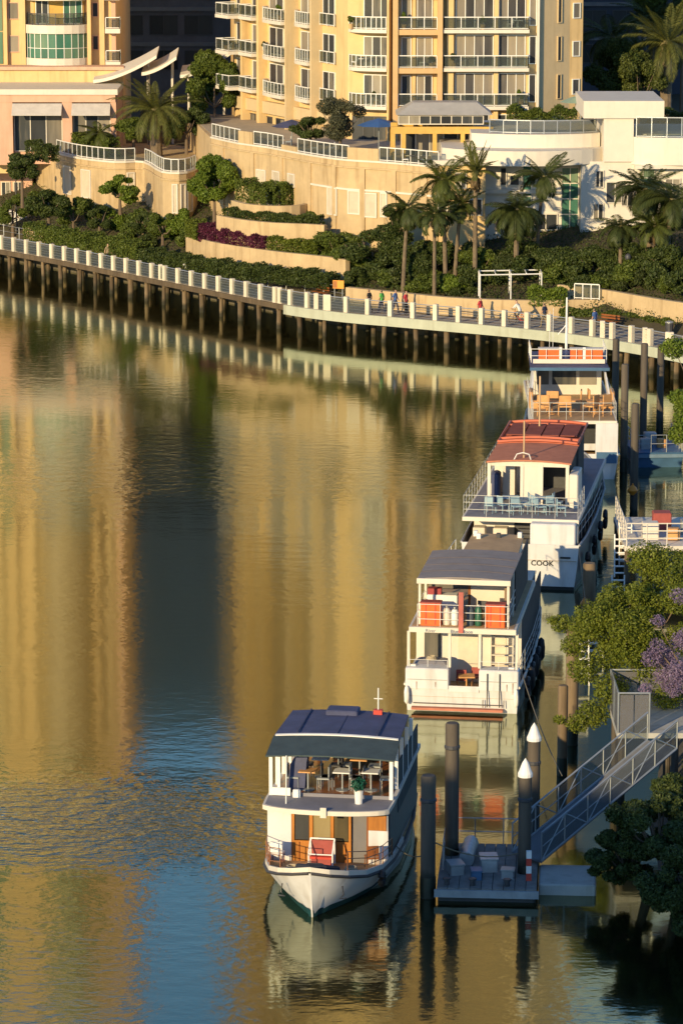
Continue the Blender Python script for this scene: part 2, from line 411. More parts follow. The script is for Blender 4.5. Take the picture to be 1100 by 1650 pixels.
# ------------------------------------------------------------------ river
def water_mat():
    m = bpy.data.materials.new('river_water'); m.use_nodes = True
    n, l = m.node_tree.nodes, m.node_tree.links
    p = n['Principled BSDF']
    p.inputs['IOR'].default_value = 2.4
    geo = n.new('ShaderNodeNewGeometry')
    # silty colour, uneven
    nz = n.new('ShaderNodeTexNoise'); nz.inputs['Scale'].default_value = 0.035; nz.inputs['Detail'].default_value = 3
    l.new(geo.outputs['Position'], nz.inputs['Vector'])
    mx = n.new('ShaderNodeMix'); mx.data_type = 'RGBA'
    mx.inputs['A'].default_value = (0.006, 0.007, 0.005, 1); mx.inputs['B'].default_value = (0.011, 0.010, 0.006, 1)
    l.new(nz.outputs['Fac'], mx.inputs['Factor']); l.new(mx.outputs['Result'], p.inputs['Base Color'])
    # ripples: two wavelengths, long across the view; breeze patches make them stronger
    def wave(sx, sy, det, rot=0.0):
        mp = n.new('ShaderNodeMapping'); mp.inputs['Scale'].default_value = (sx, sy, 1); mp.inputs['Rotation'].default_value = (0, 0, rot)
        l.new(geo.outputs['Position'], mp.inputs[0])
        t = n.new('ShaderNodeTexNoise'); t.inputs['Scale'].default_value = 1.0; t.inputs['Detail'].default_value = det; t.inputs['Roughness'].default_value = 0.5
        l.new(mp.outputs[0], t.inputs['Vector']); return t.outputs['Fac']
    w1 = wave(0.9, 1.5, 2, 0.2); w2 = wave(3.2, 5.5, 2, -0.15)
    mp = n.new('ShaderNodeMapping'); mp.inputs['Scale'].default_value = (0.03, 0.055, 1); mp.inputs['Location'].default_value = (3.3, 1.9, 0)
    l.new(geo.outputs['Position'], mp.inputs[0])
    pt = n.new('ShaderNodeTexNoise'); pt.inputs['Scale'].default_value = 1.0; pt.inputs['Detail'].default_value = 4; pt.inputs['Distortion'].default_value = 0.6
    l.new(mp.outputs[0], pt.inputs['Vector'])
    pr = n.new('ShaderNodeMapRange'); pr.inputs[1].default_value = 0.46; pr.inputs[2].default_value = 0.68; pr.inputs[3].default_value = 0.35; pr.inputs[4].default_value = 1.5
    l.new(pt.outputs['Fac'], pr.inputs[0])
    # two breeze patches on the open water at left, fading out at their edges
    def patch(cx, cy, rx, ry, gain):
        mq = n.new('ShaderNodeMapping'); mq.vector_type = 'TEXTURE'; mq.inputs['Location'].default_value = (cx, cy, 0); mq.inputs['Scale'].default_value = (rx, ry, 1)
        l.new(geo.outputs['Position'], mq.inputs[0])
        ln = n.new('ShaderNodeVectorMath'); ln.operation = 'LENGTH'; l.new(mq.outputs[0], ln.inputs[0])
        r_ = n.new('ShaderNodeMapRange'); r_.interpolation_type = 'SMOOTHSTEP'; r_.inputs[1].default_value = 0.25; r_.inputs[2].default_value = 1.0; r_.inputs[3].default_value = gain; r_.inputs[4].default_value = 0
        l.new(ln.outputs['Value'], r_.inputs[0]); return r_.outputs[0]
    def add(a, b):
        q = n.new('ShaderNodeMath'); q.operation = 'ADD'; l.new(a, q.inputs[0]); l.new(b, q.inputs[1]); return q.outputs[0]
    pc1, pc2, pc3 = at(90, 1320, z=0), at(290, 1340, z=0), at(120, 780, z=0)
    gain = add(add(pr.outputs[0], patch(pc1.x, pc1.y, 13, 8, 8)), add(patch(pc2.x, pc2.y, 4.5, 8, 2.2), patch(pc3.x, pc3.y, 22, 14, .9)))
    def mul(a, b):
        q = n.new('ShaderNodeMath'); q.operation = 'MULTIPLY'
        for i, x in enumerate((a, b)):
            if isinstance(x, float): q.inputs[i].default_value = x
            else: l.new(x, q.inputs[i])
        return q.outputs[0]
    ad = n.new('ShaderNodeMath'); ad.operation = 'ADD'
    l.new(mul(w1, 0.0115), ad.inputs[0]); l.new(mul(w2, 0.0040), ad.inputs[1])
    h = mul(ad.outputs[0], gain)
    bp = n.new('ShaderNodeBump'); bp.inputs['Strength'].default_value = 1.0; bp.inputs['Distance'].default_value = 1.0
    l.new(h, bp.inputs['Height']); l.new(bp.outputs[0], p.inputs['Normal'])
    p.inputs['Roughness'].default_value = 0.098
    # murky surface layer: silt in the water takes the blue out of what it mirrors
    p.inputs['Coat Weight'].default_value = 1.0; p.inputs['Coat IOR'].default_value = 1.2; p.inputs['Coat Roughness'].default_value = 0.055; p.inputs['Coat Tint'].default_value = (0.93, 0.97, 0.72, 1)
    l.new(bp.outputs[0], p.inputs['Coat Normal'])
    return m
me = bpy.data.meshes.new('river')
me.from_pydata([(-2500,-500,0),(2500,-500,0),(2500,4500,0),(-2500,4500,0)], [], [(0,1,2,3)])
me.materials.append(water_mat())
tag(link('river', me), kind='structure')

# ------------------------------------------------------------------ boardwalk line
BWZ = 1.9
bw_px = [(-420,330),(-250,357),(-120,380),(0,402),(100,420),(200,440),(300,460),(400,480),(480,495),(560,505),(640,512),(720,519),(800,526),(880,534),(960,544),(1050,559),(1130,575),(1250,600)]
BW = [at(x, y, z=BWZ) for x, y in bw_px]
BW = [Vector((p.x, p.y)) for p in smooth_path([Vector((p.x, p.y)) for p in BW], 4)]
BWI = offset(BW, 5.0)     # landward edge (left of left-to-right travel = away from the camera)

# ground behind the boardwalk: one sheet rising in terraces, out to the horizon
def bank_h(d):
    ks = [(0,1.95),(1.0,2.4),(4,3.5),(9,5.2),(15,6.8),(24,8.6),(60,9.0),(400,12.0),(3500,14.0)]
    for (a, za), (b, zb) in zip(ks[:-1], ks[1:]):
        if d <= b: return za + (zb-za)*(d-a)/(b-a)
    return 14.0
def ground_z(x, y):
    dv = Vector((0.25, 1)).normalized(); p = Vector((x, y))
    v = min(BWI, key=lambda q: abs((p.x-q.x)*dv.y - (p.y-q.y)*dv.x)); return bank_h(max(0, (p-v).dot(dv)))
def ground_at(px, py):
    D = 226.0
    while D < 310:
        p = at(px, py, Y=D)
        if p.z <= ground_z(p.x, p.y): return p
        D += .4
    return p
LEFT = Vector((BWI[0].x - 1800, BWI[0].y + 600)); RIGHT = Vector((BWI[-1].x + 1500, BWI[-1].y - 300))
GP = [LEFT] + BWI + [RIGHT]
ds = [0, 1, 2.5, 4, 6.5, 9, 12, 15, 19, 24, 40, 90, 400, 3500]
rings = []
for i, p in enumerate(GP):
    dirv = Vector((0.25, 1)).normalized()
    rings.append([(p.x + dirv.x*d + random.uniform(-.1,.1)*(0 < d < 40), p.y + dirv.y*d, bank_h(d) + random.uniform(-.12,.12)*(0 < d < 30)) for d in ds])
tag(MB().loft(rings, closed=False).build('ground', SOIL, smooth=True), kind='structure')
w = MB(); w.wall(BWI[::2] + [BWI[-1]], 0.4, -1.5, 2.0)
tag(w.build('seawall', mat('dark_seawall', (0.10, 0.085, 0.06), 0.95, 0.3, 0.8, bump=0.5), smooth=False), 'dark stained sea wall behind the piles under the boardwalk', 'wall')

# ------------------------------------------------------------------ boardwalk
bw = empty('boardwalk', (BW[20].x, BW[20].y, 0), 0, 'long curved riverside boardwalk with cream posts on timber piles', 'boardwalk')
P = BW; Q = offset(BW, 5.0)
dk = MB(); dk.loft([[(P[i].x,P[i].y,BWZ-0.18),(P[i].x,P[i].y,BWZ),(Q[i].x,Q[i].y,BWZ),(Q[i].x,Q[i].y,BWZ-0.18)] for i in range(len(P))], True, True)
dk.build('deck', DECKT, bw, world=True)
# edge beam: pale concrete from the bend to the right, timber left of it
k0 = min(range(len(BW)), key=lambda i: abs(BW[i].x - at(455, 490, z=BWZ).x))
fb = MB(); fb.wall(offset(BW[k0:], -0.12), 0.24, BWZ-0.62, BWZ+0.06); fb.build('edge_beam', FASCIA, bw, world=True)
fb = MB(); fb.wall(offset(BW[:k0+1], -0.08), 0.16, BWZ-0.34, BWZ+0.04); fb.build('timber_edge_beam', PILET, bw, world=True)
# deck boards across the near, wide part read as joints: shallow boards laid proud of the deck
bl = resample(BW, 1.0)
for i in range(4, len(bl)-1):
    p, q = bl[i], bl[i+1]
    if not (-30 < p.x < 24): continue
    t = (q-p).normalized(); n_ = Vector((-t.y, t.x))
    c = (p+q)/2 + n_*2.5
    MB().obox(c, t, n_, (q-p).length/2-0.03, 2.3, BWZ+0.003, BWZ+0.03).build('deck_panel', DECKT, bw, world=True)
# posts
pl = resample(offset(BW, 0.16), 1.85)
proto_me = MB().bevbox(-0.17, 0.17, -0.17, 0.17, 0, 1.2, 0.03).mesh('post'); proto_me.materials.append(POSTC)
posts = []
for i, p in enumerate(pl):
    if not (-30.5 < p.x < 24.5): continue
    o = link('post', proto_me, bw); o.location = Vector((p.x, p.y, BWZ)) - bw.location
    t = (pl[min(i+1,len(pl)-1)] - pl[max(i-1,0)]); o.rotation_euler.z = math.atan2(t.y, t.x)
    posts.append(p)
for px in (233, 447, 500, 512, 935, 985, 1020):      # doubled posts at the bends
    c = min(range(len(BW)), key=lambda i: abs(at(px, 480, z=BWZ).x - BW[i].x)); p = offset(BW, 0.16)[c]
    o = link('post', proto_me, bw); o.location = Vector((p.x + 0.3, p.y - 0.25, BWZ)) - bw.location
for a, b in zip(posts[:-1], posts[1:]):
    t = (b-a).normalized(); n_ = Vector((-t.y, t.x)); L = (b-a).length
    r = MB()
    for z in (0.12, 0.32, 0.52, 0.72, 0.92):
        r.tube([(a.x,a.y,BWZ+z),(b.x,b.y,BWZ+z)], 0.012, 4)
    r.tube([(a.x,a.y,BWZ+1.08),(b.x,b.y,BWZ+1.08)], 0.035, 5)
    r.build('railing', GALV, bw, world=True)
    if a.x < 0.5: MB().obox((a+b)/2, t, n_, L/2-0.2, 0.008, BWZ+0.1, BWZ+1.0).build('screen_panel', BWG, bw, world=True)
# inner railing (landward side), left part
il = resample(offset(BW, 4.7), 2.4)
for a, b in zip(il[:-1], il[1:]):
    if not (-31 < a.x < -1): continue
    r = MB(); r.tube([(a.x,a.y,BWZ),(a.x,a.y,BWZ+1.05)], 0.03, 5); r.tube([(a.x,a.y,BWZ+1.05),(b.x,b.y,BWZ+1.05)], 0.025, 5)
    r.tube([(a.x,a.y,BWZ+.55),(b.x,b.y,BWZ+.55)], 0.015, 4); r.build('inner_railing', GALV, bw, world=True)
# piles and crossheads
pm = MB().lathe((0,0,0), [(0.19,-2.5),(0.18,0),(0.165,2.05)], 9).mesh('pile'); pm.materials.append(PILET)
for off, step, dz in ((0.35, 2.55, 0), (2.4, 2.55, 0), (4.3, 2.55, 0)):
    pts = resample(offset(BW, off), step)
    for p in pts:
        if not (-33 < p.x < 26): continue
        o = link('pile', pm, bw); o.location = Vector((p.x+random.uniform(-.12,.12), p.y+random.uniform(-.1,.1), 0)) - bw.location
        o.rotation_euler = (random.uniform(-.04,.04), random.uniform(-.05,.05), random.uniform(0,6)); s = random.uniform(.75,1.25); o.scale = (s,s,(BWZ-.2)/2.05)
pts = resample(BW, 2.55)
for i in range(len(pts)-1):
    if not (-33 < pts[i].x < 26): continue
    t = (pts[i+1]-pts[i]).normalized(); n_ = Vector((-t.y,t.x))
    MB().obox(pts[i]+n_*2.4, t, n_, 0.15, 2.2, BWZ-0.55, BWZ-0.19).build('crosshead', PILET, bw, world=True)
# ------------------------------------------------------------------ facade tools
class Seg:
    def __init__(s, p0, p1):
        s.p = Vector((p0[0], p0[1])); e = Vector((p1[0], p1[1]))
        s.L = (e - s.p).length; s.t = (e - s.p).normalized(); s.n = Vector((s.t.y, -s.t.x))
    def pt(s, a, o): return s.p + s.t*a + s.n*o
    def box(s, mb, a0, a1, o0, o1, z0, z1):
        return mb.obox(s.pt((a0+a1)/2, (o0+o1)/2), s.t, s.n, abs(a1-a0)/2, abs(o1-o0)/2, z0, z1)

def window(seg, a0, a1, z0, z1, o, cols, parent, glass=None, frame=None, rows=1, fw=0.07, name='window'):
    """frame with mullions, standing in the wall; each pane a piece of its own behind it"""
    glass = glass or WIN; frame = frame or RAILW
    m = MB()
    seg.box(m, a0, a1, o-0.02, o+0.09, z0, z0+fw); seg.box(m, a0, a1, o-0.02, o+0.09, z1-fw, z1)
    w = (a1-a0-fw)/cols; h = (z1-z0-fw)/rows
    for c in range(cols+1): seg.box(m, a0+c*w, a0+c*w+fw, o-0.02, o+0.085, z0+fw, z1-fw)
    for r in range(1, rows): seg.box(m, a0+fw, a1-fw, o-0.02, o+0.08, z0+r*h, z0+r*h+fw)
    wo = m.build(name, frame, parent, world=True)
    for c in range(cols):
        for r in range(rows):
            p = MB(); seg.box(p, a0+c*w+fw, a0+(c+1)*w, o-0.03, o+0.03, z0+r*h+fw, z0+(r+1)*h)
            p.build('pane', glass, wo, world=True)
    return wo

def balustrade(pts, z, h, parent, pane=1.2, glass=None, frame=None, r=0.03, solid=0.0, name='balustrade'):
    """posts and rails along a plan path, glass panes between them"""
    glass = glass or BALG; frame = frame or RAILW
    m = MB(); panes = []
    for a, b in zip(pts[:-1], pts[1:]):
        a, b = Vector(a[:2]), Vector(b[:2]); L = (b-a).length
        if L < 0.05: continue
        t = (b-a)/L; n_ = Vector((t.y,-t.x)); k = max(1, round(L/pane))
        m.obox((a+b)/2, t, n_, L/2, r*1.3, z+h-0.05, z+h+0.02)
        m.obox((a+b)/2, t, n_, L/2, r, z+0.06, z+0.11)
        for i in range(k+1):
            c = a + t*L*i/k; m.obox(c, t, n_, r, r, z, z+h-0.05)
        for i in range(k): panes.append((a + t*L*(i+.5)/k, t, n_, L/k/2 - r - 0.01))
    b_ = m.build(name, frame, parent, world=True)
    for c, t, n_, hl in panes:
        MB().obox(c, t, n_, hl, 0.008, z+0.13, z+h-0.07).build('pane', glass, b_, world=True)
    return b_

def balcony(seg, a0, a1, depth, z, parent, slabmat, sill=0.28, o=0.0, round_=0.0, pane=1.2, h=1.0, frame=None):
    """slab with a balustrade on its three open edges"""
    if round_:
        pts = []
        for i in range(9):
            u = i/8; bulge = depth*(0.55+0.45*math.sin(math.pi*u)) if round_ == 1 else depth*math.sqrt(max(0.02, 1-(1-u)**3))
            q = seg.pt(a0+(a1-a0)*u, o+bulge); pts.append((q.x,q.y))
    else:
        pts = [tuple(seg.pt(a, o+depth)) for a in (a0, a1)]
    back = [tuple(seg.pt(a1, o-0.02)), tuple(seg.pt(a0, o-0.02))]
    MB().prism(pts + back, z-sill, z).build('balcony_slab', slabmat, parent, world=True)
    ins = [tuple(seg.pt(a0+0.06, o+0.05))] + [tuple(Vector(p) - seg.n*0.08 + seg.t*(0.06 if i == 0 else -0.06 if i == len(pts)-1 else 0)) for i, p in enumerate(pts)] + [tuple(seg.pt(a1-0.06, o+0.05))]
    balustrade(ins, z, h, parent, pane, frame=frame)

def chair_mesh_parts():
    a = MB().box(-.22,.22,-.22,.22,.40,.45); b = MB().box(-.22,.22,.18,.22,.45,.85)
    return a, b
def make_chair(loc, rz, m, label, group, parent_name='chair', seatmat=None):
    t = empty(parent_name, loc, rz, label, 'chair', group)
    MB().bevbox(-.23,.23,-.23,.23,.40,.46,.015).build('seat', seatmat or m, t)
    MB().bevbox(-.22,.22,.18,.23,.5,.88,.015).build('backrest', seatmat or m, t)
    for x in (-.2,.2):
        for y in (-.2,.2): MB().tube([(x*1.05,y*1.05,0),(x,y,.42 if y < 0 else .6)], .018, 5).build('leg', m, t)
    return t
def make_table(loc, rz, m, label, group, w=.8, d=.8, h=.72, top=None):
    t = empty('table', loc, rz, label, 'table', group)
    MB().bevbox(-w/2,w/2,-d/2,d/2,h-.04,h,.012).build('tabletop', top or m, t)
    MB().tube([(0,0,.03),(0,0,h-.04)], .035, 6).build('column', m, t)
    MB().lathe((0,0,0), [(.25,0),(.25,.02),(.05,.05)], 10).build('base', m, t)
    return t

# ------------------------------------------------------------------ cream apartment tower
G2 = lambda px, D: (at(px, 100, Y=D).x, D)
TA, TB, TC, TD, TE, TF, TG = G2(378,297), G2(560,276), G2(632,275), G2(712,275), G2(866,275), G2(917,277.0), G2(938,277.6)
SH = 3.05; Z0 = 14.1
tw = empty('apartment_tower', (4, 285, 8.4), 0, 'tall cream apartment tower with stacked glass balconies behind the terrace', 'apartment tower')
back = [(TG[0]+1.5, 312), (TA[0]-1, 318)]
TOP = Z0 + SH*23
# walls: one piece of wall for each face
core = [TA, TB, TC, TD, TE, TF, TG] + back
cm = MB(); cm.prism([TA, TB, TC, TD, TE], 8.0, TOP)   # front body
segs = {}
MB().prism([TA, TB, TC, TD, TE, (TE[0], 318), back[1]], 8.0, TOP).build('wall', CREAM, tw, world=True)
MB().prism([(TE[0]+.004, TE[1]), TF, (TF[0], 318), (TE[0]+.004, 318)], 8.0, TOP-0.4).build('side_wall', TAN, tw, world=True)
MB().prism([(TF[0]+.004, TF[1]), TG, back[0], (TF[0]+.004, 316)], 8.0, TOP-0.8).build('corner_wall', CREAM, tw, world=True)
MB().prism([TA, TB, TC, TD, TE, TF, TG] + back, TOP, TOP+0.5).build('parapet', SOFTW, tw, world=True)
WING, BAY1, BAY2, BAY3, SIDE, EDGE = Seg(TA,TB), Seg(TB,TC), Seg(TC,TD), Seg(TD,TE), Seg(TE,TF), Seg(TF,TG)
up_slab, up_glass, up_rail, up_terra = MB(), MB(), MB(), MB()
for k in range(-1, 22):
    z = Z0 + SH*k; vis = k <= 3
    L = WING.L
    if k >= 0:
        items = [(0.2, 3.0, 1.9, 0), (3.6, 6.4, 1.2, 0), (7.2, L*0.57, 1.5, 2), (L*0.59, L*0.77, 1.2, 2)]
        for i, (a0, a1, d, rd) in enumerate(items):
            if vis:
                balcony(WING, a0, a1, d, z, tw, SOFTW, round_=rd, pane=1.5)
                window(WING, a0+0.5, a1-0.5 if a1-a0 < 4 else a0+3.4, z+0.05, z+2.35, 0.02, 2, tw, DOORG, name='balcony_door')
            else:
                WING.box(up_slab, a0, a1, 0, d, z-0.28, z); WING.box(up_glass, a0+.5, a1-.5 if a1-a0 < 4 else a0+3.4, 0, 0.05, z+.05, z+2.35); WING.box(up_rail, a0, a1, d-.06, d-.02, z+.1, z+1)
        # tall window with a Juliet rail, then the wall pier strip
        if vis:
            window(WING, L*0.80, L*0.90, z+0.05, z+2.4, 0.02, 2, tw, WIN, name='window')
            balustrade([tuple(WING.pt(L*0.79,0.25)), tuple(WING.pt(L*0.91,0.25))], z, 1.0, tw, 1.3)
        else: WING.box(up_glass, L*.80, L*.90, 0, .05, z+.05, z+2.4)
        # bay 1: white slab, door at its right
        if vis:
            balcony(BAY1, 0.1, BAY1.L-0.15, 1.3, z, tw, SOFTW, round_=2, pane=1.1)
            window(BAY1, 1.35, BAY1.L-0.2, z+0.05, z+2.45, 0.02, 3, tw, WIN, name='balcony_door')
        else:
            BAY1.box(up_slab, 0.1, BAY1.L-.15, 0, 1.3, z-.28, z); BAY1.box(up_glass, 1.35, BAY1.L-.2, 0, .05, z+.05, z+2.45)
        # bay 2: ochre frame
        if vis:
            s_ = MB(); BAY2.box(s_, 0.02, BAY2.L-0.02, 0, 1.15, z-0.42, z); s_.build('bay_slab', TERRA, tw, world=True)
            window(BAY2, 0.7, 1.5, z+0.1, z+2.4, 0.02, 1, tw, WIN); window(BAY2, 1.95, 3.2, z+0.1, z+2.4, 0.02, 2, tw, DOORG, name='balcony_door')
            balustrade([tuple(BAY2.pt(0.45,1.05)), tuple(BAY2.pt(BAY2.L-0.45,1.05))], z, 1.0, tw, 0.9)
        else:
            BAY2.box(up_terra, 0.02, BAY2.L-.02, 0, 1.15, z-.42, z); BAY2.box(up_glass, .7, 3.2, 0, .05, z+.1, z+2.4)
        # bay 3: wide glazing in two groups
        B3 = BAY3.L
        if vis:
            balcony(BAY3, 0.06, B3-0.75, 1.1, z, tw, SOFTW, pane=1.35)
            window(BAY3, 1.05, 4.1, z+0.06, z+2.6, 0.02, 4, tw, DOORG, name='balcony_door')
            window(BAY3, 4.5, B3-1.0, z+0.06, z+2.6, 0.02, 3, tw, DOORG, name='balcony_door')
            window(BAY3, B3-0.72, B3-0.12, z+0.25, z+2.5, 0.02, 1, tw, DOORG)
            window(SIDE, SIDE.L*.6, SIDE.L*.6+.45, z+0.4, z+2.4, 0.02, 1, tw, WIN, TAN)
            window(EDGE, 0.25, EDGE.L-0.3, z+0.7, z+1.95, 0.02, 1, tw, WIN)
        else:
            BAY3.box(up_slab, .06, B3-.75, 0, 1.1, z-.28, z); BAY3.box(up_glass, 1.05, B3-1.0, 0, .05, z+.06, z+2.6)
            SIDE.box(up_glass, SIDE.L*.6, SIDE.L*.6+.45, 0, .05, z+.4, z+2.4); EDGE.box(up_glass, .25, EDGE.L-.3, 0, .05, z+.7, z+1.95)
for s_, a0, a1, o1, m_ in ((BAY2, 0.0, 0.42, 1.3, TERRA), (BAY2, BAY2.L-0.4, BAY2.L, 1.3, TERRA), (BAY3, 0.35, 0.9, 0.5, CREAM), (BAY3, 4.12, 4.48, 0.5, CREAM), (BAY3, BAY3.L-0.1, BAY3.L+0.1, .3, SOFTW), (BAY1, BAY1.L-0.14, BAY1.L+0.02, 1.2, CREAM), (WING, 6.55, 7.05, 0.8, CREAM), (WING, WING.L*.575, WING.L*.587, 1.2, TAN), (WING, WING.L*.775, WING.L*.79, 1.0, TAN), (WING, 3.1, 3.5, 0.8, CREAM), (BAY2, 1.6, 1.85, 0.25, CREAM)):
    c = MB(); s_.box(c, a0, a1, 0.005, o1, 10.2, TOP-0.1); c.build('pier', m_, tw, world=True)
for mb_, nm, m_ in ((up_slab, 'upper_balcony_slabs', CREAM), (up_glass, 'upper_glazing', mat('curtained_glass', (.26,.20,.12), .5, .3, .5)), (up_rail, 'upper_balustrades', BALG), (up_terra, 'upper_bay_slabs', TERRA)):
    tag(mb_.build(nm, m_, tw, world=True), kind='stuff')
# ground floor glazing and soffit band
for a in (2.0, 5.5, 9.0, 13.0, 17.0): window(WING, a, a+2.6, 9.2, 11.9, 0.02, 3, tw, WIN, DARKM, name='shopfront')
b_ = MB(); WING.box(b_, 0.2, WING.L, 0.0, 0.5, 12.2, 13.2); b_.build('soffit_band', TAN, tw, world=True)
for a in (1.0, 4.2): window(BAY3, a, a+2.8, 11.0, 13.4, 0.02, 3, tw, WIN)
window(BAY1, 0.4, 3.2, 10.6, 13.2, 0.02, 3, tw, WIN, DARKM, name='shopfront')

# things on the balconies: a few chairs, pots
tbl = 0
for seg, a, d, k, kind in ((BAY1, .8, .7, 1, 'c'), (BAY1, 1.5, .7, 1, 't'), (BAY3, 5.4, .6, 2, 'c'), (BAY3, 6.0, .6, 2, 't'), (WING, 9.0, .8, 0, 'c'), (WING, 10.0, .8, 0, 't'), (BAY2, 2.4, .7, 1, 'c')):
    p = seg.pt(a, d); z = Z0 + SH*k; nm = {0: 'lowest', 1: 'middle', 2: 'upper'}[k] + ' visible storey'
    where = {id(BAY1): 'white balcony left of the ochre bay', id(BAY3): 'wide glazed balcony', id(WING): 'curved left-wing balcony', id(BAY2): 'ochre bay balcony'}[id(seg)]
    if kind == 'c': make_chair((p.x,p.y,z), random.uniform(0,6), RAILW, f'pale chair on the {where}, {nm}', 'balcony chairs')
    else: make_table((p.x,p.y,z), 0, RAILW, f'small pale table on the {where}, {nm}', 'balcony tables')

PEACH = mat('peach_render', (0.60, 0.43, 0.21), .8, .08, .7, bump=.1, stain=.25)
BALC_PLANTS = [(BAY1, .5, .9, 2, 'white balcony left of the ochre bay'), (BAY1, 2.6, .9, 0, 'white balcony left of the ochre bay'), (BAY2, .9, .8, 2, 'ochre bay balcony'), (BAY2, 3.1, .8, 1, 'ochre bay balcony'), (BAY3, .9, .8, 1, 'wide glazed balcony'), (BAY3, 6.3, .8, 0, 'wide glazed balcony'), (BAY3, 3.2, .8, 2, 'wide glazed balcony'), (WING, 8.2, .8, 1, 'curved left-wing balcony'), (WING, 11.5, .9, 2, 'curved left-wing balcony'), (WING, 1.2, 1.3, 1, 'corner balcony')]
# ------------------------------------------------------------------ left apartment building with green glazed bow front
lb = empty('left_apartment_building', (-26, 304, 8.8), 0, 'cream and salmon apartment building with curved balconies and a green glazed storey', 'apartment building')
lb.name = 'apartment_building'
LD = 303.0
gx = lambda px, D=LD: at(px, 100, Y=D).x
LTOP = 77.0
MB().box(gx(-150), gx(186), LD+1.2, LD+22, 8.0, LTOP).build('wall', PEACH, lb, world=True)
LS = Seg((gx(-150), LD+1.2), (gx(186), LD+1.2)); X0 = gx(-150)
pxs = lambda px: gx(px) - X0
Lz0 = 15.95; LSH = 2.9
# bow front centred at px 92
bx0, bx1 = gx(42), gx(142); bc = (bx0+bx1)/2; br = (bx1-bx0)/2
def bow(r_extra, dep, n=12):
    return [(bc - (br+r_extra)*math.cos(math.pi*i/n), LD+1.1 - (dep)*math.sin(math.pi*i/n)) for i in range(n+1)]
luw, lug, lud = MB(), MB(), MB()
for k in range(0, 20):
    z = Lz0 + LSH*k
    if k <= 3:
        MB().prism(bow(0.1, 2.2), z-0.75, z).build('balcony_slab', SOFTW, lb, world=True)
        pts = bow(-0.05, 2.0)
        if k == 0:
            for i in range(12):
                a, b = Vector(pts[i]), Vector(pts[i+1]); t = (b-a).normalized(); n_ = Vector((t.y,-t.x)); L = (b-a).length
                for z0, z1 in ((z+.03, z+.85), (z+.9, z+2.1)):
                    MB().obox((a+b)/2, t, n_, L/2-.025, .03, z0, z1).build('pane', GREENG, lb, world=True)
                m_ = MB(); m_.obox(a, t, n_, .03, .05, z, z+2.15); m_.obox((a+b)/2, t, n_, L/2, .045, z+.85, z+.9); m_.build('mullion', RAILW, lb, world=True)
        else:
            balustrade(bow(-0.1, 1.95, 10), z, 1.0, lb, 0.9, frame=DARKM)
            MB().box(bx0+.7, bx1-.4, LD+.75, LD+1.15, z, z+2.15).build('recess_wall', YELLOW if k == 1 else TAN, lb, world=True)
            sg = Seg((bx0+.7, LD+.75), (bx1-.4, LD+.75)); window(sg, .15, 1.3, z+.05, z+2.1, .02, 2, lb, WIN); window(sg, 2.6, sg.L-.1, z+.05, z+2.1, .02, 3, lb, GREENG)
        window(LS, pxs(12), pxs(30), z+.4, z+1.9, .02, 1, lb, WIN, PINK)
        window(LS, pxs(148), pxs(158), z+.6, z+1.9, .02, 1, lb, WIN, PINK)
        m_ = MB(); LS.box(m_, pxs(170), pxs(194), 0, 1.3, z-.75, z-.35); m_.build('side_balcony_slab', SOFTW, lb, world=True)
        balustrade([tuple(LS.pt(pxs(171),1.2)), tuple(LS.pt(pxs(193),1.2)), tuple(LS.pt(pxs(193),.1))], z-.35, 1.0, lb, 1.2)
        for px in (-60, -5):
            p = MB(); LS.box(p, pxs(px-18), pxs(px+8), 0.02, .08, z-.6, z+2.2); p.build('pane', GREENG, lb, world=True)
    else:
        luw.prism(bow(0.1, 2.2), z-.75, z); (lug if k > 11 else lud).prism(bow(-.6, 1.4), z, z+2.15)
        LS.box(lug, pxs(-80), pxs(-32), .02, .08, z-.6, z+2.2)
tag(luw.build('upper_balcony_slabs', CREAM, lb, world=True), kind='stuff'); tag(lug.build('upper_glazing', GREENG, lb, world=True), kind='stuff'); tag(lud.build('upper_doors', MATS['curtained_glass'], lb, world=True), kind='stuff')
for a0, a1, o1, m_ in ((-30, -14, .4, CREAM), (6, 11, .5, CREAM), (31, 41, .7, CREAM), (141, 147, 1.1, CREAM), (160, 168, .6, PEACH), (179, 186, .3, PINK)):
    c = MB(); LS.box(c, pxs(a0), pxs(a1), .005, o1, 12.0, LTOP-.1); c.build('pier', m_, lb, world=True)
MB().box(gx(-150), gx(200), LD-2.2, LD+1.19, 8, Lz0-.9).build('base_wall', CREAM, lb, world=True)
MB().box(gx(-150), gx(202), LD-2.5, LD-.2, Lz0-.898, Lz0-.6).build('base_cornice', PINK, lb, world=True)

# salmon pavilion in front, with awnings
sp = empty('salmon_pavilion', (-24, 294, 8.8), 0, 'low salmon pavilion with two grey awnings over dark openings', 'pavilion')
PD = 293.0; gp = lambda px: at(px, 180, Y=PD).x
pz = lambda py: at(100, py, Y=PD).z
MB().box(gp(-160), gp(188), PD+.9, PD+8, 7.5, pz(152)).build('wall', PINK, sp, world=True)
MB().box(gp(-160), gp(190), PD-.2, PD+8.2, pz(152)+.003, pz(143)).build('roof_edge', SOFTW, sp, world=True)
MB().box(gp(-160), gp(186), PD-.05, PD+.85, pz(164), pz(152)).build('lintel', PINK, sp, world=True)
PS = Seg((gp(-160), PD), (gp(188), PD)); q = lambda px: gp(px) - gp(-160)
for a, b in ((-20, 20), (100, 116), (178, 187)):
    c = MB(); PS.box(c, q(a), q(b), -.85, .0, 7.5, pz(164)); c.build('column', PINK, sp, world=True)
